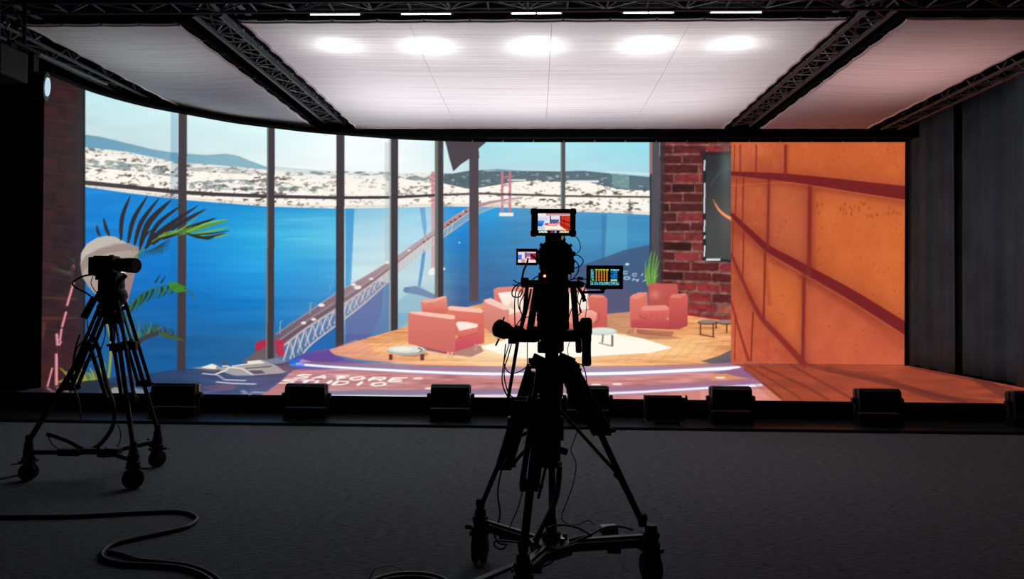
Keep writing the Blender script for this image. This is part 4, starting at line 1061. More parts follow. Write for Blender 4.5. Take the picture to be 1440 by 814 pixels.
# ------------------------------------------------------------------ lamp standing units along the stage edge
def floor_light(px0, px1, ptop, label, low=False):
    Y0 = 8.66; xa, xb = P(px0, 575, Y0).x, P(px1, 575, Y0).x; cx_ = (xa+xb)/2; w_ = xb-xa
    zt = P((px0+px1)/2, ptop, Y0+.02).z; z0 = .036
    t = thing('floor_light', label, 'stage light', (cx_, Y0, z0), 'floor lights along the stage front')
    o = Vector((cx_, Y0, z0)); zm = zt-.265 if not low else zt-.2
    # lower case
    build('ballast_case', MB().prism_x([(Y0-.06, z0), (Y0+.14, z0), (Y0+.14, zm-.012), (Y0-.045, zm-.008)], cx_-w_*.44, cx_+w_*.44), BLACK, t, bevel=.006)
    # tilted head
    tl = .10
    head = [(Y0-.03-tl*.2, zm+.015), (Y0+.13, zm+.015), (Y0+.13+tl*.4, zt-.03), (Y0+.10+tl*.4, zt), (Y0+.01, zt), (Y0-.02, zt-.02)]
    build('lamp_head', MB().prism_x(head, cx_-w_*.425, cx_+w_*.425), BLACK, t, bevel=.008)
    build('top_rim', MB().box((cx_, Y0+.06, zt+.005), (w_*.82, .10, .010)), GREYM, t)
    build('seam_strip', MB().box((cx_, Y0-.052, zm-.004), (w_*.86, .012, .007)), GREYM, t)
    fins = MB()
    for k in range(9): fins.box((cx_-w_*.34+k*w_*.085, Y0-.035, (zm+zt)/2), (.008, .02, (zt-zm)*.7))
    build('cooling_fins', fins, BLACK, t)
    for s in (-1, 1):
        build('yoke_arm', MB().bar((cx_+s*w_*.455, Y0+.04, zm-.03), (cx_+s*w_*.455, Y0+.06, zt-.11), .014, .05, (0, 1, 0)), BLACKM, t)
        build('tilt_knob', MB().cyl((cx_+s*w_*.455, Y0+.06, zt-.13), (cx_+s*(w_*.455+.035), Y0+.06, zt-.13), .038, .032), BLACK, t, smooth=True)
        build('side_flap', MB().box((cx_+s*w_*.435, Y0+.10, zt-.05), (.008, .06, .09)), ALU if s > 0 else BLACKM, t)
    for sx_ in (-1, 1): build('foot', MB().box((cx_+sx_*w_*.36, Y0-.02, z0+.004), (.05, .22, .012)), RUBBER, t)
    return t
for a, b, y, lab in ((208, 280, 540, 'black floor light on the stage ledge nearest the side camera tripod'),
                     (396, 462, 541, 'black floor light standing below the bright lettering on the stage floor'),
                     (601, 665, 542, 'black floor light below the low round table, left of the main camera tripod'),
                     (793, 861, 544, 'black floor light half hidden behind the right leg of the main camera tripod'),
                     (996, 1062, 545, 'black floor light in front of the end of the bright floor rings'),
                     (1202, 1272, 548, 'black floor light below the right end of the orange wall picture'),
                     (1420, 1486, 552, 'black floor light cut off by the right picture edge')):
    floor_light(a, b, y, lab)
# flat laid unit
def low_light():
    a, b = P(906, 580, 8.62).x, P(965, 580, 8.62).x; c_ = (a+b)/2; w_ = b-a
    t = thing('low_floor_light', 'lower flat black floor light with open flaps right of the main tripod', 'stage light', (c_, 8.62, .036))
    build('lamp_body', MB().prism_x([(8.55, .05), (8.80, .05), (8.84, .33), (8.78, .335), (8.60, .12)], c_-w_*.46, c_+w_*.46), BLACK, t, bevel=.006)
    build('rear_panel', MB().prism_x([(8.52, .10), (8.545, .10), (8.60, .335), (8.585, .337)], c_-w_*.48, c_+w_*.48), BLACK, t)
    for s in (-1, 1):
        build('side_flap', MB().prism_x([(8.50, .12), (8.60, .10), (8.66, .36), (8.58, .355)], c_+s*w_*.50-.005, c_+s*w_*.50+.005), BLACKM, t)
        build('foot', MB().prism_x([(8.46, .034), (8.78, .034), (8.70, .075), (8.52, .065)], c_+s*w_*.40-.05, c_+s*w_*.40+.05), BLACK, t)
low_light()

# moving lamp hanging at the left, small fittings on the left truss
sl = thing('hanging_stage_lamp', 'black stage lamp hanging at the upper left with a pale lens showing', 'stage lamp', P(40, 118, 7.6))
o = P(40, 118, 7.6); q = P(62, 124, 7.55)
ax = (q-o); ax.normalize(); ax2 = Vector((.92, .36, -.08)).normalized()
build('lamp_body', MB().lathe(o-ax2*.26, o+ax2*.17, [(0, .09), (.12, .13), (.8, .14), (1, .15)], 18), BLACK, sl, smooth=True)
build('lens', MB().lathe(o+ax2*.165, o+ax2*.195, [(0, .10), (.5, .095), (1, .02)], 18), emis('pale_lens', (.62, .85, 1), .8), sl, smooth=True)
build('yoke', MB().bar(o+Vector((-.05, -.17, 0)), o+Vector((-.05, -.17, .38)), .03, .08).bar(o+Vector((-.05, .17, 0)), o+Vector((-.05, .17, .38)), .03, .08).bar(o+Vector((-.05, -.2, .38)), o+Vector((-.05, .2, .38)), .08, .03), BLACK, sl)
build('hanging_pipe', MB().cyl(o+Vector((-.05, 0, .39)), o+Vector((-.05, 0, 1.35)), .02), BLACK, sl)
ll = thing('dark_stage_lamp', 'black boxy stage lamp above the hanging lamp at the left edge', 'stage lamp', P(-4, 88, 7.0))
o = P(-4, 88, 7.0)
build('lamp_body', MB().box(o, (.34, .40, .30)), BLACK, ll, bevel=.02); build('barn_door', MB().box(o+Vector((.02, -.24, .03)), (.34, .01, .12), (.25, 0, 0)), BLACK, ll)
build('hanging_pipe', MB().cyl(o+Vector((0, 0, .14)), o+Vector((0, 0, .76)), .025), BLACKM, ll)
for px, py, Y, lab in ((9, 33, 7.85, 'small metal clamp nearest the upper left corner of the left silk'), (30, 41, 7.95, 'small metal clamp just right of the corner clamp under the left silk edge')):
    p = P(px, py, Y); c_ = thing('truss_clamp', lab, 'clamp', p)
    build('clamp_jaw', MB().torus(p, .03, .010, 'Y', 12, 6), ALU, c_); build('clamp_bolt', MB().cyl(p+Vector((0, 0, -.07)), p+Vector((0, 0, .10)), .008), ALU, c_)
tag(build('side_pipe', MB().tube([P(20, 60, 7.9), P(150, 118, 10.3)], .022, 8), TRUSSM), 'thin grey pipe running under the left silk towards the screen', 'pipe')
# ------------------------------------------------------------------ camera rigs
def caster(parent, c, r, heading=0., top=.0):
    """braked twin-wheel caster standing at ground point c"""
    c = Vector(c); h = Vector((math.cos(heading), math.sin(heading), 0)); s = Vector((-h.y, h.x, 0))
    w_ = MB()
    for k in (-1, 1): w_.lathe(c+Vector((0, 0, r))+s*(k*.022-.013), c+Vector((0, 0, r))+s*(k*.022+.013), [(0, r*.7), (.1, r*.96), (.5, r), (.9, r*.96), (1, r*.7)], 20)
    wh = build('wheel', w_, RUBBER, parent, smooth=True)
    f = MB()
    for k in (-1, 1): f.bar(c+Vector((0, 0, r))+s*k*.045, c+Vector((0, 0, r*2.15))+s*k*.035-h*.01, .05, .006, s)
    f.box(c+Vector((0, 0, r*2.2)), (.10, .10, .02), Euler((0, 0, heading)).to_matrix()).cyl(c+s*-.05+Vector((0, 0, r)), c+s*.05+Vector((0, 0, r)), .012)
    build('caster_fork', f, BLACKM, parent)
    build('caster_post', MB().lathe(c+Vector((0, 0, r*2.2)), c+Vector((0, 0, r*2.2+.115)), [(0, .048), (.3, .05), (.35, .04), (.8, .042), (.82, .03), (1, .028)], 14), BLACK, parent, smooth=True)
    build('brake_lever', MB().bar(c+h*.03+Vector((0, 0, r*2.0)), c+h*.12+Vector((0, 0, r*1.9)), .04, .008).cyl(c+s*.05+Vector((0, 0, r*2.5)), c+s*.085+Vector((0, 0, r*2.5)), .014), BLACK, parent, bevel=.002)

def leg(parent, a, b, c, w, fill=.3, lr=.013):
    """two-stage tripod leg: twin upper tubes a-b, clamp, single lower tube b-c"""
    a, b, c = Vector(a), Vector(b), Vector(c); d = (b-a).normalized()
    s = d.cross(Vector((0, 1, 0))).normalized()*w/2
    m = MB(); m.tube([a-s*.9, b-s], .015, 8).tube([a+s*.9, b+s], .015, 8)
    for t in (.08, .5, .97): m.bar(a.lerp(b, t)-s*1.25, a.lerp(b, t)+s*1.25, .025, .03, d)
    m.bar(a.lerp(b, .05), a.lerp(b, .96), w*fill, .018, (0, 1, 0))
    lg = build('leg', m, BLACKM, parent, smooth=True)
    lw = MB(); st = a.lerp(b, .45); lw.tube([st, c], lr, 10)
    o_ = build('lower_tube', lw, BLACKM, lg, smooth=True) if False else None
    # lower stage as a child of the leg
    def sub(name, mb, mm, **k):
        return build_sub(name, mb, mm, lg, parent, **k)
    sub('lower_tube', lw, BLACKM, smooth=True)
    sub('leg_clamp', MB().box(b, (w*1.3, .045, .04), None).cyl(b+Vector((w*.55, 0, 0)), b+Vector((w*.55+.03, 0, .005)), .010), BLACK, bevel=.004)
    sub('leg_foot', MB().lathe(c+Vector((0, 0, .05)), c-Vector((0, 0, .015)), [(0, .02), (.3, .028), (1, .02)], 10), RUBBER, smooth=True)
    return lg
def build_sub(name, mb, m, part, root, bevel=0., smooth=False):
    o = build(name, mb, m, None, bevel, smooth, origin=(0, 0, 0))
    ro = Vector(root['_o'])
    for v in o.data.vertices: v.co -= ro
    o.parent = part
    return o

def led_picture(name, X, Z, Y, fn, nx, nz, root, strength=1.):
    xs = np.linspace(X[0], X[1], nx); zs = np.linspace(Z[0], Z[1], nz)
    gx, gz = np.meshgrid(xs, zs); gy = np.full_like(gx, Y)
    u = (gx-X[0])/(X[1]-X[0]); v = 1-(gz-Z[0])/(Z[1]-Z[0])
    c = srgb_to_linear(fn(u, v))*strength
    m = led_mat(name+'_pixels', .3); ro = Vector(root['_o'])
    return grid_mesh(name, gx-ro.x, gy-ro.y, gz-ro.z, c, m, root)
def shape(c, cond, col): c[cond] = col
def pic_scene(u, v):
    """small preview of the stage picture"""
    c = np.zeros((*u.shape, 3)); c[:] = (226, 226, 240)
    shape(c, v < .10, (206, 150, 160)); shape(c, (v < .12) & (u < .25), (240, 240, 245))
    n = np.sin(u*61+v*17)*np.sin(v*53)
    shape(c, (v > .36) & (v < .68) & (u < .20-.1*(v-.36)), (60, 140, 226)); shape(c, (v > .5) & (v < .66) & (u < .12), (20, 100, 200))
    shape(c, (v > .2) & (v < .36) & (u < .3) & (n > .2), (190, 190, 210))
    shape(c, (v > .3) & (v < .5) & (u > .40) & (u < .66), (70, 90, 160)); shape(c, (v > .12) & (v < .45) & (u > .37) & (u < .41), (60, 50, 80))
    shape(c, (v > .42) & (v < .54) & (u > .36) & (u < .68) & (n > -.1), (150, 60, 90)); shape(c, (v > .48) & (v < .62) & (u > .22) & (u < .34), (206, 80, 90))
    shape(c, (v > .40) & (v < .55) & (u > .60) & (u < .66), (230, 110, 120))
    k = (u > .68) & (v > .12) & (v < .62+.35*(u-.68)/.32)
    shape(c, k, (206, 54, 34)); shape(c, k & (np.abs(v-.34-.4*(u-.68)) < .03), (110, 14, 20)); shape(c, k & (np.abs(v-.5-.8*(u-.68)) < .03), (120, 14, 20)); shape(c, k & (np.abs(u-.82) < .012), (130, 18, 20))
    shape(c, k & (u < .74) & (v < .4), (110, 40, 60))
    shape(c, (v > .60) & (v < .84) & (u > .14) & (u < .92) & ~k, (255, 238, 222)); shape(c, (v > .56) & (v < .64) & (u > .30) & (u < .62) & ~k, (240, 150, 130))
    shape(c, (v > .66) & (v < .84) & (u < .22), (190, 214, 220)); shape(c, (v > .80) & (v < .84) & (u > .3) & (u < .8), (220, 130, 140))
    shape(c, v > .86, (16, 12, 18)); shape(c, (v > .89) & (v < .97) & (u > .03) & (u < .30) & (n > -.5), (226, 240, 220)); shape(c, (v > .90) & (v < .96) & (u > .38) & (u < .5) & (n > 0), (220, 80, 90))
    shape(c, (v > .88) & (v < .97) & (u > .52) & (u < .58), (120, 170, 250)); shape(c, (v > .89) & (v < .97) & (u > .67) & (u < .96) & (n > -.6), (250, 220, 130))
    return c
def pic_small(u, v):
    c = np.zeros((*u.shape, 3)); c[:] = (226, 220, 236)
    shape(c, (u < .22) & (v > .25) & (v < .75), (80, 120, 220)); shape(c, (u > .38) & (u < .48) & (v > .05) & (v < .6), (150, 60, 110)); shape(c, (u > .48) & (u < .72) & (v > .1) & (v < .45), (150, 110, 150))
    shape(c, (u > .68) & (v > .12) & (v < .75), (166, 30, 54)); shape(c, (v > .72), (244, 226, 222)); shape(c, (v > .66) & (u > .2) & (u < .4), (220, 140, 150))
    shape(c, (v > .55) & (v < .7) & (u > .45) & (u < .7), (230, 150, 150))
    return c
def pic_table(u, v):
    """a black readout with cyan, orange and blue columns"""
    c = np.zeros((*u.shape, 3)); c[:] = (6, 8, 10)
    r = np.sin(np.floor(u*44)*12.98+np.floor(v*26)*78.2)*43758.5; r = r-np.floor(r)
    rows = (np.floor(v*26) % 2 == 0)
    shape(c, rows & (u > .01) & (u < .11) & (v > .05) & (v < .72) & (r > .2), (110, 220, 240))
    shape(c, (v > .05) & (v < .13) & (u > .15) & (u < .62) & (r > .2), (190, 230, 70))
    colr = (np.floor(u*22) % 2 == 0) & (u > .16) & (u < .62)
    shape(c, colr & rows & (v > .15) & (v < .74), (236, 160, 60)); shape(c, colr & ~rows & (v > .15) & (v < .74), (130, 76, 24))
    shape(c, (v > .05) & (v < .13) & (u > .70) & (u < .99) & (r > .15), (120, 220, 250)); shape(c, rows & (u > .70) & (u < .93) & (v > .13) & (v < .66) & (r > .12), (40, 150, 236))
    shape(c, (v > .66) & (v < .74) & (u > .70) & (u < .92), (200, 210, 90)); shape(c, (v > .60) & (v < .76) & (u < .12) & (r > .5), (80, 190, 70))
    shape(c, (v > .78) & (v < .98) & (np.floor(u*34) % 2 == 0) & (r > .15), (90, 196, 236)); shape(c, (v > .78) & (v < .98) & (r > .9), (160, 230, 190))
    return c
def monitor(name, label, out, inn, Y, fn, depth=.035, bumper=0., res=(90, 54), tally=False):
    (x0, y0, x1, y1), (a0, b0, a1, b1) = out, inn
    A, B = P(x0, y0, Y), P(x1, y1, Y); I, J = P(a0, b0, Y), P(a1, b1, Y)
    base = Vector(((A.x+B.x)/2, Y, B.z)); t = thing(name, label, 'monitor', base)
    cx_, cz_ = (A.x+B.x)/2, (A.z+B.z)/2; w_, h_ = B.x-A.x, A.z-B.z
    build('monitor_housing', MB().box((cx_, Y+depth/2+.004, cz_), (w_-bumper, depth, h_-bumper)), BLACK, t, bevel=.006)
    bz = MB(); e = .004
    for (p, q, r_, s_) in ((A.x, I.x, A.z, B.z), (J.x, B.x, A.z, B.z), (I.x, J.x, A.z, I.z), (I.x, J.x, J.z, B.z)):
        bz.box(((p+q)/2, Y+.001, (r_+s_)/2), (abs(q-p)-(bumper/2 if bumper else 0), .010, abs(r_-s_)-(bumper/2 if bumper else 0)))
    build('screen_bezel', bz, BLACK, t)
    led_picture('screen', (I.x, J.x), (J.z, I.z), Y+.0015, fn, res[0], res[1], t)
    if bumper:
        for sx_ in (-1, 1):
            for sz_ in (-1, 1):
                build('corner_bumper', MB().box((cx_+sx_*(w_/2-.013), Y+depth/2, cz_+sz_*(h_/2-.013)), (.032, depth+.014, .032)), RUBBER, t, bevel=.009)
    return t, cx_, cz_, w_, h_

# ---- main camera dolly
YM = 3.82
L_, R_, N_ = G(675, 791), G(915, 818), G(735, 870)
C_ = Vector((.085, YM, 0))
dl = thing('camera_dolly', 'black three-wheeled dolly carrying the large camera tripod in the middle', 'dolly', C_)
for k, (q, hd_) in enumerate(((L_, 1.4), (R_, 1.9), (N_, .6))):
    caster(dl, q, .078, hd_)
zb = .215
for q, wd_ in ((L_, .055), (R_, .075), (N_, .07)):
    e = Vector((q.x, q.y, zb)); s = C_+Vector((0, 0, zb))
    am = MB().bar(s, e, wd_, .045)
    pr = build('spreader_arm', am, BLACKM, dl, bevel=.006)
    build_sub('arm_rail', MB().bar(s.lerp(e, .2)+Vector((0, 0, .028)), s.lerp(e, .92)+Vector((0, 0, .028)), wd_*.35, .014), GREYM, pr, dl, bevel=.002)
    build_sub('arm_lock', MB().box(s.lerp(e, .62)+Vector((0, -.01, -.03)), (.07, .05, .03)), BLACK, pr, dl, bevel=.004)
    build('leg_socket', MB().lathe(e+Vector((0, 0, .02)), e+Vector((0, 0, .085)), [(0, .045), (.4, .045), (.5, .034), (1, .03)], 14), BLACK, dl, smooth=True)
build('hub_plate', MB().tube_hard([(C_+Vector((0, 0, zb-.03)), .11), (C_+Vector((0, 0, zb+.03)), .115), (C_+Vector((0, 0, zb+.036)), .10)], Vector((0, 0, 1)), 6), GREYM, dl)
for k in range(6):
    a = k*1.05+.3; c0 = C_+Vector((math.cos(a)*.075, math.sin(a)*.075, zb+.04)); build('hub_bolt', MB().cyl(c0-Vector((0, 0, .005)), c0+Vector((0, 0, .022)), .012, seg=8), ALU if k % 2 else BLACK, dl)
build('hub_lever', MB().bar(P(760, 770, 3.72), P(752, 764, 3.66), .02, .012).cyl(P(800, 760, 3.75), P(832, 752, 3.74), .010), GREYM, dl)
build('pull_bar', MB().bar(P(762, 778, 3.70), P(668, 818, 3.62), .05, .016), BLACKM, dl, bevel=.004)
build('column_foot', MB().lathe(C_+Vector((-.0, 0, zb+.03)), C_+Vector((0, 0, zb+.15)), [(0, .045), (.4, .05), (.5, .03), (1, .025)], 14), BLACKM, dl, smooth=True)
dc = MB()
for pts in ([(690, 738), (700, 762), (712, 765), (706, 772), (696, 768), (700, 760), (740, 764)], [(770, 742), (790, 738), (812, 742), (830, 752)], [(800, 765), (830, 752), (850, 742), (870, 740), (890, 745)], [(752, 792), (768, 780), (790, 772), (812, 764)], [(756, 800), (776, 790), (786, 775), (770, 770)], [(748, 795), (760, 786), (772, 788), (780, 782)]):
    dc.tube(smoothpath([P(x, y, 3.66) for x, y in pts]), .005, 6)
build('cable_loop', dc, CABLE, dl, smooth=True)
bx = P(856, 744, 3.80)
t = thing('battery_box', 'small pale-topped box lying on the right arm of the middle dolly', 'box', bx)
build('box_body', MB().box(bx+Vector((0, 0, -.008)), (.085, .06, .024), (0, 0, .25)), BLACKM, t, bevel=.004)
build('box_lid', MB().box(bx+Vector((0, 0, .012)), (.082, .058, .014), (0, 0, .25)), mat('pale_plastic', (.55, .62, .64), .4), t, bevel=.004)

# ---- main tripod
tp = thing('camera_tripod', 'tall black tripod in the middle holding the large studio camera and its handles', 'tripod', C_+Vector((0, 0, .24)))
leg(tp, P(752, 515, 3.86), P(709, 655, 4.02), Vector((L_.x, L_.y, zb+.09)), .062, .7, .014)
leg(tp, P(796, 512, 3.82), P(846, 606, 3.82), Vector((R_.x-.045, R_.y, zb+.09)), .075, .7, .017)
leg(tp, P(766, 520, 3.74), P(744, 684, 3.55), Vector((N_.x, N_.y+.02, zb+.09)), .068, .25, .021)
build('leg_cover', MB().bar(P(800, 520, 3.80), P(832, 590, 3.80), .105, .07, (0, 1, 0)), BLACK, tp, bevel=.015)
build('center_column', MB().lathe(P(775, 512, YM), P(773, 655, YM), [(0, .058), (.05, .066), (.3, .064), (.34, .055), (.94, .056), (.95, .066), (1, .06)], 20).cyl(P(776, 650, YM), P(777, 752, YM), .018), BLACKM, tp, smooth=True)
build('column_clamp', MB().box(P(796, 514, 3.8), (.05, .05, .075)).box(P(787, 602, 3.78), (.04, .05, .12)).cyl(P(787, 632, 3.76), P(798, 636, 3.76), .018), BLACK, tp, bevel=.006)
bw_ = MB().lathe(P(775, 522, YM), P(775, 504, YM), [(0, .075), (.4, .092), (.8, .085), (1, .05)], 20)
for a, b in (((748, 504), (765, 512)), ((785, 503), (806, 512))): bw_.bar(P(*a, 3.80), P(*b, 3.80), .055, .06)
build('tripod_bowl', bw_, BLACK, tp, smooth=True)
build('leg_hinge', MB().cyl(P(743, 507, 3.80), P(752, 507, 3.80), .014).box(P(754, 511, 3.80), (.05, .04, .05)), BLACKM, tp)
build('leg_hinge', MB().cyl(P(800, 510, 3.80), P(811, 520, 3.80), .03).box(P(806, 518, 3.80), (.07, .06, .05), (0, .7, 0)), BLACKM, tp)
sp = MB()
for a, b, Ya, Yb, r_ in (((783, 572), (869, 667), 3.80, 3.84, .009), ((868, 667), (842, 607), 3.82, 3.82, .006), ((866, 665), (884, 700), 3.80, 3.84, .008), ((768, 600), (722, 652), 3.78, 3.96, .010), ((735, 612), (770, 590), 3.7, 3.8, .009), ((757, 700), (768, 655), 3.6, 3.76, .008)):
    sp.tube([P(*a, Ya), P(*b, Yb)], r_, 8)
build('mid_spreader', sp, BLACKM, tp, smooth=True)
build('spreader_clamp', MB().box(P(736, 580, 3.70), (.125, .09, .13)).box(P(722, 592, 3.74), (.06, .06, .045)).cyl(P(714, 562, 3.7), P(748, 560, 3.7), .012).box(P(744, 562, 3.7), (.045, .04, .03)), BLACK, tp, bevel=.008)
build('clamp_screw', MB().cyl(P(732, 595, 3.62), P(732, 595, 3.65), .010).cyl(P(757, 557, 3.64), P(757, 557, 3.66), .008), ALU, tp)
for kx, ky, kr in ((847, 602, .022), (869, 667, .022)): build('knee_knob', MB().cyl(P(kx, ky, 3.76), P(kx, ky, 3.84), kr), BLACK, tp, smooth=True)
build('hose', MB().tube(smoothpath([P(787, 655, 3.72), P(784, 690, 3.70), P(776, 715, 3.68), P(764, 738, 3.66), P(752, 760, 3.6)]), .014, 8), CABLE, tp, smooth=True)
# fluid head and its platform
build('fluid_head', MB().lathe(P(776, 507, YM), P(776, 478, YM), [(0, .036), (.4, .034), (.45, .062), (1, .062)], 20).box(P(773, 488, YM), (.125, .10, .055)).box(P(776, 470, YM), (.225, .18, .05)).box(P(776, 452, YM), (.15, .16, .09)), BLACK, tp, bevel=.008)
build('drag_dial', MB().lathe(P(752, 470, 3.72), P(752, 470, 3.66), [(0, .04), (.8, .04), (1, .03)], 18), BLACKM, tp, smooth=True)
ph = MB(); ph.bar(P(752, 472, 3.80), P(730, 473, 3.74), .035, .045).lathe(P(742, 470, 3.74), P(716, 466, 3.66), [(0, .022), (.3, .024), (.35, .032), (.6, .036), (.65, .026), (1, .026)], 16).box(P(740, 478, 3.74), (.09, .04, .022))
build('left_handle', ph, BLACK, tp, smooth=True)
g_ = MB().lathe(P(718, 468, 3.66), P(700, 461, 3.60), [(0, .028), (.15, .034), (.35, .036), (.4, .042), (.85, .043), (1, .034)], 18).box(P(722, 478, 3.66), (.05, .05, .035)).cyl(P(706, 455, 3.62), P(709, 446, 3.62), .004).cyl(P(702, 476, 3.62), P(697, 486, 3.62), .0045)
g_.box(P(731, 466, 3.70), (.035, .04, .035))
build('zoom_grip', g_, RUBBER, tp, smooth=True)
build('grip_end_cap', MB().lathe(P(700.5, 461, 3.598), P(698.5, 460.3, 3.592), [(0, .044), (1, .034)], 18), GREYM, tp, smooth=True)
hr = MB().bar(P(790, 474, 3.80), P(814, 474, 3.76), .06, .045).box(P(814, 464, 3.74), (.04, .07, .085)).lathe(P(824, 446.5, 3.70), P(824.5, 480, 3.70), [(0, .018), (.04, .026), (.12, .030), (.65, .030), (.75, .026), (1, .025)], 18)
build('right_handle', hr, BLACK, tp, smooth=True, bevel=0)
build('right_grip', MB().lathe(P(824.5, 479, 3.70), P(825, 514.5, 3.70), [(0, .020), (.03, .0235), (.5, .0225), (.9, .024), (.97, .022), (1, .016)], 18), RUBBER, tp, smooth=True)
build('short_grip', MB().lathe(P(813, 470, 3.74), P(814, 496, 3.74), [(0, .012), (.3, .012), (.35, .0155), (.94, .0155), (1, .011)], 14), RUBBER, tp, smooth=True)
build('pan_bar', MB().tube([P(741, 404, 3.70), P(738, 440, 3.68), P(728, 480, 3.66), P(714, 565, 3.64)], [.010, .012, .009, .009], 10), BLACKM, tp, smooth=True)
build('knee_thread', MB().tube([P(741.5, 475, 3.7), P(741.5, 556, 3.7)], .0024, 5), CABLE, tp)

# ---- main camera
mc = thing('studio_camera', 'large black studio camera with round rear housing on the middle tripod', 'camera', P(776, 446, YM))
build('camera_body', MB().box(P(777, 425, 3.86), (.150, .34, .17)).box(P(777, 396, 3.84), (.148, .30, .085)), BLACK, mc, bevel=.008)
build('rear_panel', MB().box(P(777, 418, 3.675), (.130, .03, .15)), BLACKM, mc, bevel=.004)
build('battery_pack', MB().box(P(778, 443, 3.66), (.120, .06, .07)).box(P(778, 457, 3.67), (.155, .06, .045)), BLACK, mc, bevel=.008)
build('status_strip', MB().box(P(770, 408.6, 3.658), (.028, .004, .004)), GREYM, mc)
rh = MB().lathe(P(781, 361.5, 3.66), P(781, 361.5, 3.98), [(0, .080), (.06, .091), (.3, .092), (.34, .086), (.6, .086), (.64, .093), (1, .088)], 30)
for k in range(14):
    a = k*math.tau/14+.2; c0 = P(781, 361.5, 3.72)+Vector((math.cos(a)*.088, 0, math.sin(a)*.088)); rh.box(c0, (.022, .10, .014), (0, -a, 0))
build('round_housing', rh, BLACK, mc, smooth=True)
build('lens', MB().lathe(P(777, 400, 4.0), P(777, 400, 4.32), [(0, .05), (.4, .055), (.5, .065), (.95, .068), (1, .06)], 20), BLACK, mc, smooth=True)
build('side_block', MB().box(P(801, 376, 3.76), (.045, .08, .055)).box(P(797, 383, 3.74), (.04, .06, .02)).box(P(764, 383, 3.76), (.03, .06, .03)), BLACK, mc, bevel=.006)
build('monitor_post', MB().box(P(778, 335, 3.72), (.080, .05, .060)).cyl(P(778, 330, 3.72), P(778, 345, 3.72), .025), BLACK, mc, bevel=.004)
build('top_plate', MB().box(P(746, 399, 3.76), (.095, .16, .036)).box(P(738, 396, 3.72), (.04, .05, .04)), BLACK, mc, bevel=.005)
build('top_plate', MB().box(P(806, 400, 3.76), (.065, .14, .034)), BLACK, mc, bevel=.005)
build('shoulder_strut', MB().bar(P(755, 404, 3.74), P(744, 472, 3.74), .036, .03, (0, 1, 0)).bar(P(747, 406, 3.70), P(740, 440, 3.70), .010).box(P(757, 424, 3.74), (.012, .03, .018)), BLACKM, mc, bevel=.003)
build('shoulder_strut', MB().bar(P(806, 402, 3.74), P(811, 470, 3.74), .030, .03, (0, 1, 0)).bar(P(812, 402, 3.74), P(822, 418, 3.72), .014).box(P(798, 425, 3.74), (.012, .12, .10)), BLACKM, mc, bevel=.003)
for s in (-1, 1): build('side_rib', MB().box(P(777+s*20.5, 435, 3.72), (.012, .20, .11)), BLACKM, mc, bevel=.003)
build('tally_light', MB().ball(P(766, 388, 3.69), .0062), emis('red_tally', (1, .10, .07), 9.0), mc, smooth=True)
def bundle(name, parent, lines, Y, m=CABLE):
    for pts, r_ in lines:
        build(name, MB().tube(smoothpath([P(x, y, Y+(.03*math.sin(i*1.3))) for i, (x, y) in enumerate(pts)]), r_, 6), m, parent, smooth=True)
bundle('cable', mc, [
    ([(808, 331), (814, 338), (816, 350), (809, 358), (803, 360)], .0022), ([(800, 362), (812, 359), (820, 366), (816, 374), (806, 377)], .0028), ([(806, 364), (813, 372), (813, 382), (806, 392)], .0028),
    ([(793, 331), (795, 342), (794, 350)], .0022), ([(755, 366), (745, 358), (741, 370), (736, 382), (734, 396)], .0052),
    ([(735, 396), (724, 403), (720, 411), (722, 417), (731, 417), (735, 408)], .0034), ([(738, 398), (728, 404), (724, 420), (724, 450), (725, 470)], .0028), ([(741, 400), (730, 412), (729, 430), (734, 444), (726, 458), (724, 468)], .0028),
    ([(744, 402), (737, 414), (731, 428), (734, 442), (742, 446), (752, 440), (757, 434)], .0026), ([(722, 394), (729, 398), (735, 397)], .0028), ([(721, 400), (728, 402), (736, 399)], .0024), ([(757, 443), (750, 442), (744, 438)], .0022),
    ([(757, 388), (750, 392), (746, 399)], .003), ([(812, 394), (819, 397), (824, 401), (820, 412), (815, 430), (816, 440), (812, 444)], .003), ([(808, 396), (814, 404), (812, 420), (815, 430), (818, 440)], .0026),
    ([(799, 392), (798, 384), (801, 380)], .0024), ([(803, 394), (803, 384), (803, 378)], .0024), ([(797, 395), (808, 392), (818, 392), (832, 393)], .003), ([(820, 412), (825, 425), (824, 440), (822, 450)], .0022),
    ([(800, 446), (804, 434), (808, 424), (812, 408)], .0026)], 3.68)
for pa, pb, pr_ in (((812, 391), (820, 392), .008), ((819, 412), (822, 424), .009), ((815, 398), (820, 403), .012)): build('cable_plug', MB().cyl(P(*pa, 3.68), P(*pb, 3.68), pr_), BLACK, mc)
tl = thing('hanging_cables', 'thin black cables looping down beside the left handle of the middle camera', 'cable', P(712, 480, 3.64))
bundle('cable', tl, [([(711, 484), (709, 505), (706, 530), (708, 545), (716, 560), (728, 565)], .0034), ([(719, 484), (714, 503), (709, 520), (711, 540), (718, 556), (730, 562)], .0034),
    ([(716, 484), (711, 500), (709, 512), (714, 522), (722, 525), (735, 520), (744, 512)], .0028), ([(757, 540), (747, 544), (744, 556), (740, 566)], .004),
    ([(722, 605), (716, 640), (707, 655), (700, 690), (703, 720), (701, 735)], .0044), ([(735, 690), (728, 715), (718, 738), (712, 760)], .0034), ([(750, 690), (744, 712), (738, 740)], .003)], 3.64)
tl = thing('hanging_cables', 'thin black cables beside the right leg of the middle tripod', 'cable', P(815, 560, 3.72))
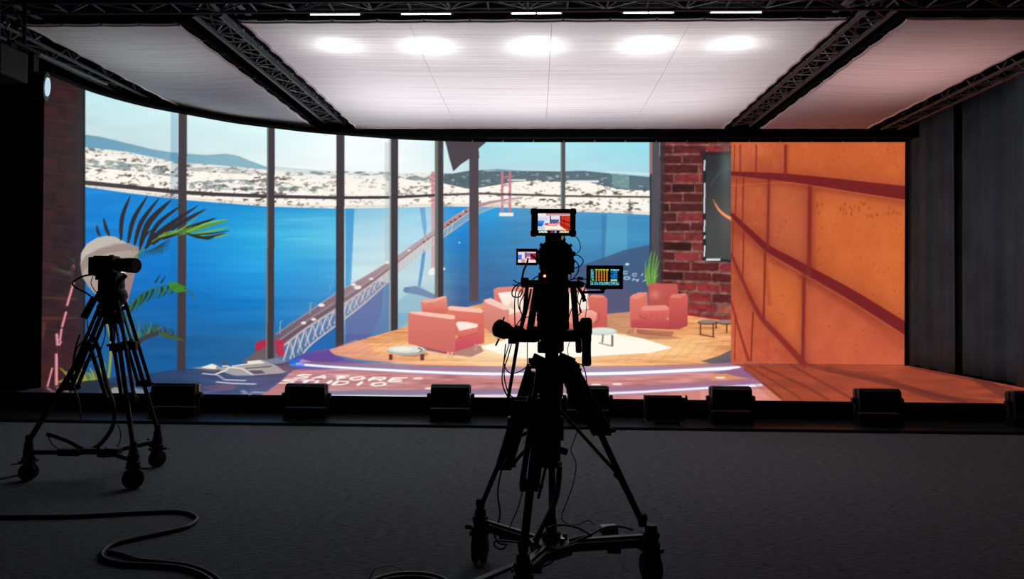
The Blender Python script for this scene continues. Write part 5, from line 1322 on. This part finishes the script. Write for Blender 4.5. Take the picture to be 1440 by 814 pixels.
bundle('cable', tl, [([(801, 480), (798, 492), (800, 502), (803, 512)], .002), ([(806, 516), (812, 511), (820, 515), (824, 528), (826, 545), (832, 562)], .0028), ([(803, 514), (812, 520), (815, 535), (821, 552), (828, 562)], .0022), ([(806, 530), (820, 545), (828, 560), (830, 590), (832, 604)], .003),
    ([(812, 606), (806, 622), (803, 634), (810, 652), (806, 680), (797, 706), (790, 728), (800, 737), (815, 737), (826, 732), (836, 737)], .0028)], 3.72)

mon, cx_, cz_, w_, h_ = monitor('camera_monitor', 'top monitor with rounded bumpers showing the lit stage, above the middle camera', (747, 293.5, 809.5, 331.5), (756.5, 300, 801.5, 328), 3.68, pic_scene, .04, .003, (110, 66))
mon2, *_ = monitor('camera_monitor', 'small tilted viewfinder screen left of the middle camera', (726, 349.5, 756, 373), (728.5, 354, 753.5, 369.5), 3.70, pic_small, .02, 0, (60, 38))
mon3, *_ = monitor('camera_monitor', 'black monitor with cyan and orange readout right of the middle camera', (825, 373, 876, 406.5), (830.5, 377, 871, 401.5), 3.66, pic_table, .03, 0, (176, 104))
build('support_arm', MB().bar(P(818, 411, 3.70), P(849, 410.5, 3.70), .016, .014).cyl(P(848, 411, 3.69), P(848, 404, 3.68), .008).box(P(848, 406, 3.68), (.03, .02, .012)), BLACK, mon3)
build('hinge', MB().cyl(P(755.5, 352, 3.715), P(755.5, 371, 3.715), .008), BLACK, mon2)

# ---- side camera rig at the left
a0, b0, c0 = G(40, 675), G(187, 687), G(221, 656)
CB = Vector(((a0.x+b0.x+c0.x)/3, (a0.y+b0.y+c0.y)/3, 0))
d2 = thing('camera_dolly', 'black wheeled dolly under the side camera at the left', 'dolly', CB)
for q, hd_, cr in ((a0, 3.3, .068), (b0, .45, .078), (c0, 1.25, .070)): caster(d2, q, cr, hd_)
zb2 = .21
for q in (a0, b0, c0):
    e = Vector((q.x, q.y, zb2+.01)); s = CB+Vector((0, 0, zb2))
    build('spreader_arm', MB().bar(s, e, .04, .035), BLACKM, d2, bevel=.005)
    build('leg_socket', MB().lathe(e, e+Vector((0, 0, .09)), [(0, .04), (.5, .035), (1, .03)], 12), BLACK, d2, smooth=True)
build('hub', MB().tube_hard([(CB+Vector((0, 0, zb2-.03)), .08), (CB+Vector((0, 0, zb2+.03)), .07)], Vector((0, 0, 1)), 8), BLACK, d2)
build('control_box', MB().box(P(100, 635, 5.86), (.17, .10, .055)).box(P(132, 632, 5.84), (.16, .10, .03)).box(P(160, 634, 5.8), (.10, .08, .05)), BLACK, d2, bevel=.008)
build('lock_lever', MB().bar(P(44, 628, 5.82), P(47, 642, 5.82), .014).bar(P(27, 649, 5.80), P(40, 651, 5.80), .03, .01).bar(P(207, 617, 6.3), P(214, 620, 6.3), .012).bar(P(202, 622, 6.3), P(214, 626, 6.3), .012), BLACK, d2)
AX = 157; YT = (CB.y)
t2 = thing('camera_tripod', 'black tripod with ladder-like twin legs under the side camera at the left', 'tripod', CB+Vector((0, 0, .25)))
leg(t2, P(150, 424, 5.98), P(100, 545, 5.90), Vector((a0.x, a0.y, zb2+.10)), .09, .35, .021)
leg(t2, P(158, 424, 5.92), P(180, 560, 5.76), Vector((b0.x, b0.y, zb2+.10)), .10, .12, .018)
leg(t2, P(168, 424, 6.05), P(203, 540, 6.24), Vector((c0.x, c0.y, zb2+.10)), .10, .12, .018)
build('mid_spreader', MB().box(P(164, 488, 5.86), (.10, .05, .06)).box(P(182, 486, 5.94), (.12, .05, .07)).bar(P(124, 478, 5.92), P(150, 560, 5.96), .04, .03).bar(P(150, 486, 5.9), P(186, 480, 5.9), .02), BLACK, t2, bevel=.006)
build('tripod_bowl', MB().lathe(P(158, 432, 5.98), P(157, 404, 5.98), [(0, .06), (.25, .10), (.5, .12), (.8, .11), (1, .08)], 18).box(P(152, 440, 5.95), (.12, .1, .05)), BLACK, t2, smooth=True)
build('fluid_head', MB().box(P(157, 399, 5.98), (.145, .14, .12)).lathe(P(157, 412, 5.98), P(157, 392, 5.98), [(0, .085), (.5, .10), (1, .09)], 18).cyl(P(168, 395, 5.9), P(176, 388, 5.86), .018), BLACK, t2, smooth=True)
build('pan_handle', MB().tube([P(146, 404, 5.92), P(137, 414, 5.88), P(130, 424, 5.84)], .012, 8), BLACKM, t2, smooth=True)
build('pan_grip', MB().tube([P(133, 418, 5.86), P(118, 447, 5.80)], .028, 12), RUBBER, t2, smooth=True)
build('centre_drop', MB().box(P(160, 447, 5.94), (.14, .08, .10)).cyl(P(160, 446, 5.95), P(158, 480, 5.95), .022), BLACK, t2, bevel=.008)
vc = thing('video_camera', 'black camera with its lens pointing right on the left tripod', 'camera', P(150, 386, 5.96))
Z0 = P(150, 373, 5.96)
build('camera_body', MB().box(Z0+Vector((-.015, 0, .0)), (.20, .14, .13)).box(P(150, 362.5, 5.96), (.17, .11, .03)).box(P(136, 378, 5.96), (.06, .15, .11)), BLACK, vc, bevel=.010)
build('lens', MB().lathe(P(166, 372, 5.95), P(192, 373.5, 5.90), [(0, .055), (.25, .055), (.28, .048), (.5, .05), (.55, .060), (.95, .062), (1, .054)], 22), BLACK, vc, smooth=True)
build('lens_ring', MB().lathe(P(176, 372.6, 5.93), P(180, 372.8, 5.922), [(0, .057), (1, .057)], 22), RUBBER, vc, smooth=True)
build('mode_dial', MB().cyl(P(157, 361, 5.96), P(157, 358.5, 5.96), .02), BLACKM, vc, smooth=True)
build('base_plate', MB().box(P(154, 386, 5.96), (.19, .12, .03)).box(P(147, 391, 5.95), (.10, .1, .03)), BLACKM, vc, bevel=.004)
build('focus_mark', MB().box(P(147, 376.5, 5.885), (.008, .004, .010)).box(P(144, 368, 5.885), (.008, .004, .006)), GREYM, vc)
bundle('cable', vc, [([(132, 386), (118, 388), (106, 394), (102, 399), (108, 405), (120, 411), (127, 416)], .0075), ([(131, 388), (128, 398), (133, 408), (138, 413)], .0035), ([(165, 388), (170, 396), (166, 404)], .004)], 5.86)
tl = thing('hanging_cables', 'thick black cables drooping between the legs of the left tripod', 'cable', P(125, 560, 5.9))
bundle('cable', tl, [([(112, 470), (104, 500), (103, 540), (110, 560), (114, 590)], .006), ([(128, 470), (138, 490), (150, 540), (160, 570), (158, 600), (140, 625), (120, 632), (95, 620), (66, 610)], .017),
    ([(120, 478), (108, 490), (102, 520), (98, 560)], .006), ([(106, 500), (118, 508), (136, 502), (146, 480)], .004), ([(165, 596), (170, 612), (164, 630), (152, 640)], .004), ([(66, 610), (74, 625), (84, 632)], .005),
    ([(128, 416), (122, 440), (126, 470), (140, 490), (148, 470), (146, 448)], .004)], 5.84)

# ------------------------------------------------------------------ cables and odds on the carpet
def ground_cable(name, label, pts, r_, z=None):
    o = build(name, MB().tube(smoothpath([G(x, y, r_ if z is None else z) for x, y in pts], 8), r_, 10), CABLE, smooth=True)
    return tag(o, label, 'cable')
ground_cable('floor_cable', 'thick black cable doubling back in an S on the carpet at the lower left', [(-30, 728), (0, 727), (100, 726), (180, 722), (236, 719.5), (262, 721), (276, 727), (275, 733), (262, 741), (230, 749), (192, 757), (160, 765), (147, 773), (143, 781), (150, 788), (176, 793), (220, 795), (258, 799), (286, 809), (305, 824)], .0135)
ground_cable('floor_cable', 'second cable strand leaving the S-shaped bend towards the bottom edge', [(152, 776), (168, 778.5), (196, 787), (232, 790.5), (266, 795), (296, 806), (318, 824)], .011)
ground_cable('floor_cable', 'black cable running in from the left edge to the left dolly wheel', [(-40, 678), (0, 673), (14, 670), (26, 667.5)], .010)
cc = G(577, 828); cc = Vector((P(573, 828, 3.62).x, 3.62, 0))
cl = MB(); pts = []
for k in range(24*5+1):
    a = k*math.tau/24; pts.append(cc+Vector((math.cos(a)*(.210-.012*math.sin(k*.11)), math.sin(a)*(.210-.012*math.cos(k*.09)), .014+.019*(k/24)*.55)))
cl.tube(pts, .013, 8)
for rr_ in (.19, .165): cl.torus(cc+Vector((0, 0, .02)), rr_, .013, 'Z', 30, 8)
cl.tube_hard([(cc+Vector((0, 0, .004)), .19), (cc+Vector((0, 0, .03)), .18), (cc+Vector((0, 0, .034)), .05)], Vector((0, 0, 1)), 30)
tag(build('coiled_cable', cl, CABLE, smooth=True), 'round coil of black cable peeping in at the bottom edge left of the middle dolly', 'cable coil')
tag(build('stray_wire', MB().tube(smoothpath([P(518, 818, 3.9), P(526, 802, 3.95), P(540, 796, 4.0), P(556, 797, 4.0), P(570, 803, 3.98), P(580, 809, 3.95)]), .0034, 6), CABLE, smooth=True), 'thin black wire arching over the cable coil at the bottom edge', 'wire')
g1 = G(1205, 637.5)
tag(build('paper_scrap', MB().box(g1+Vector((0, 0, .004)), (.035, .022, .005), (.1, .05, .3)), mat('pale_scrap', (.6, .6, .62), .7)), 'tiny pale scrap lying on the open carpet at the right', 'scrap')
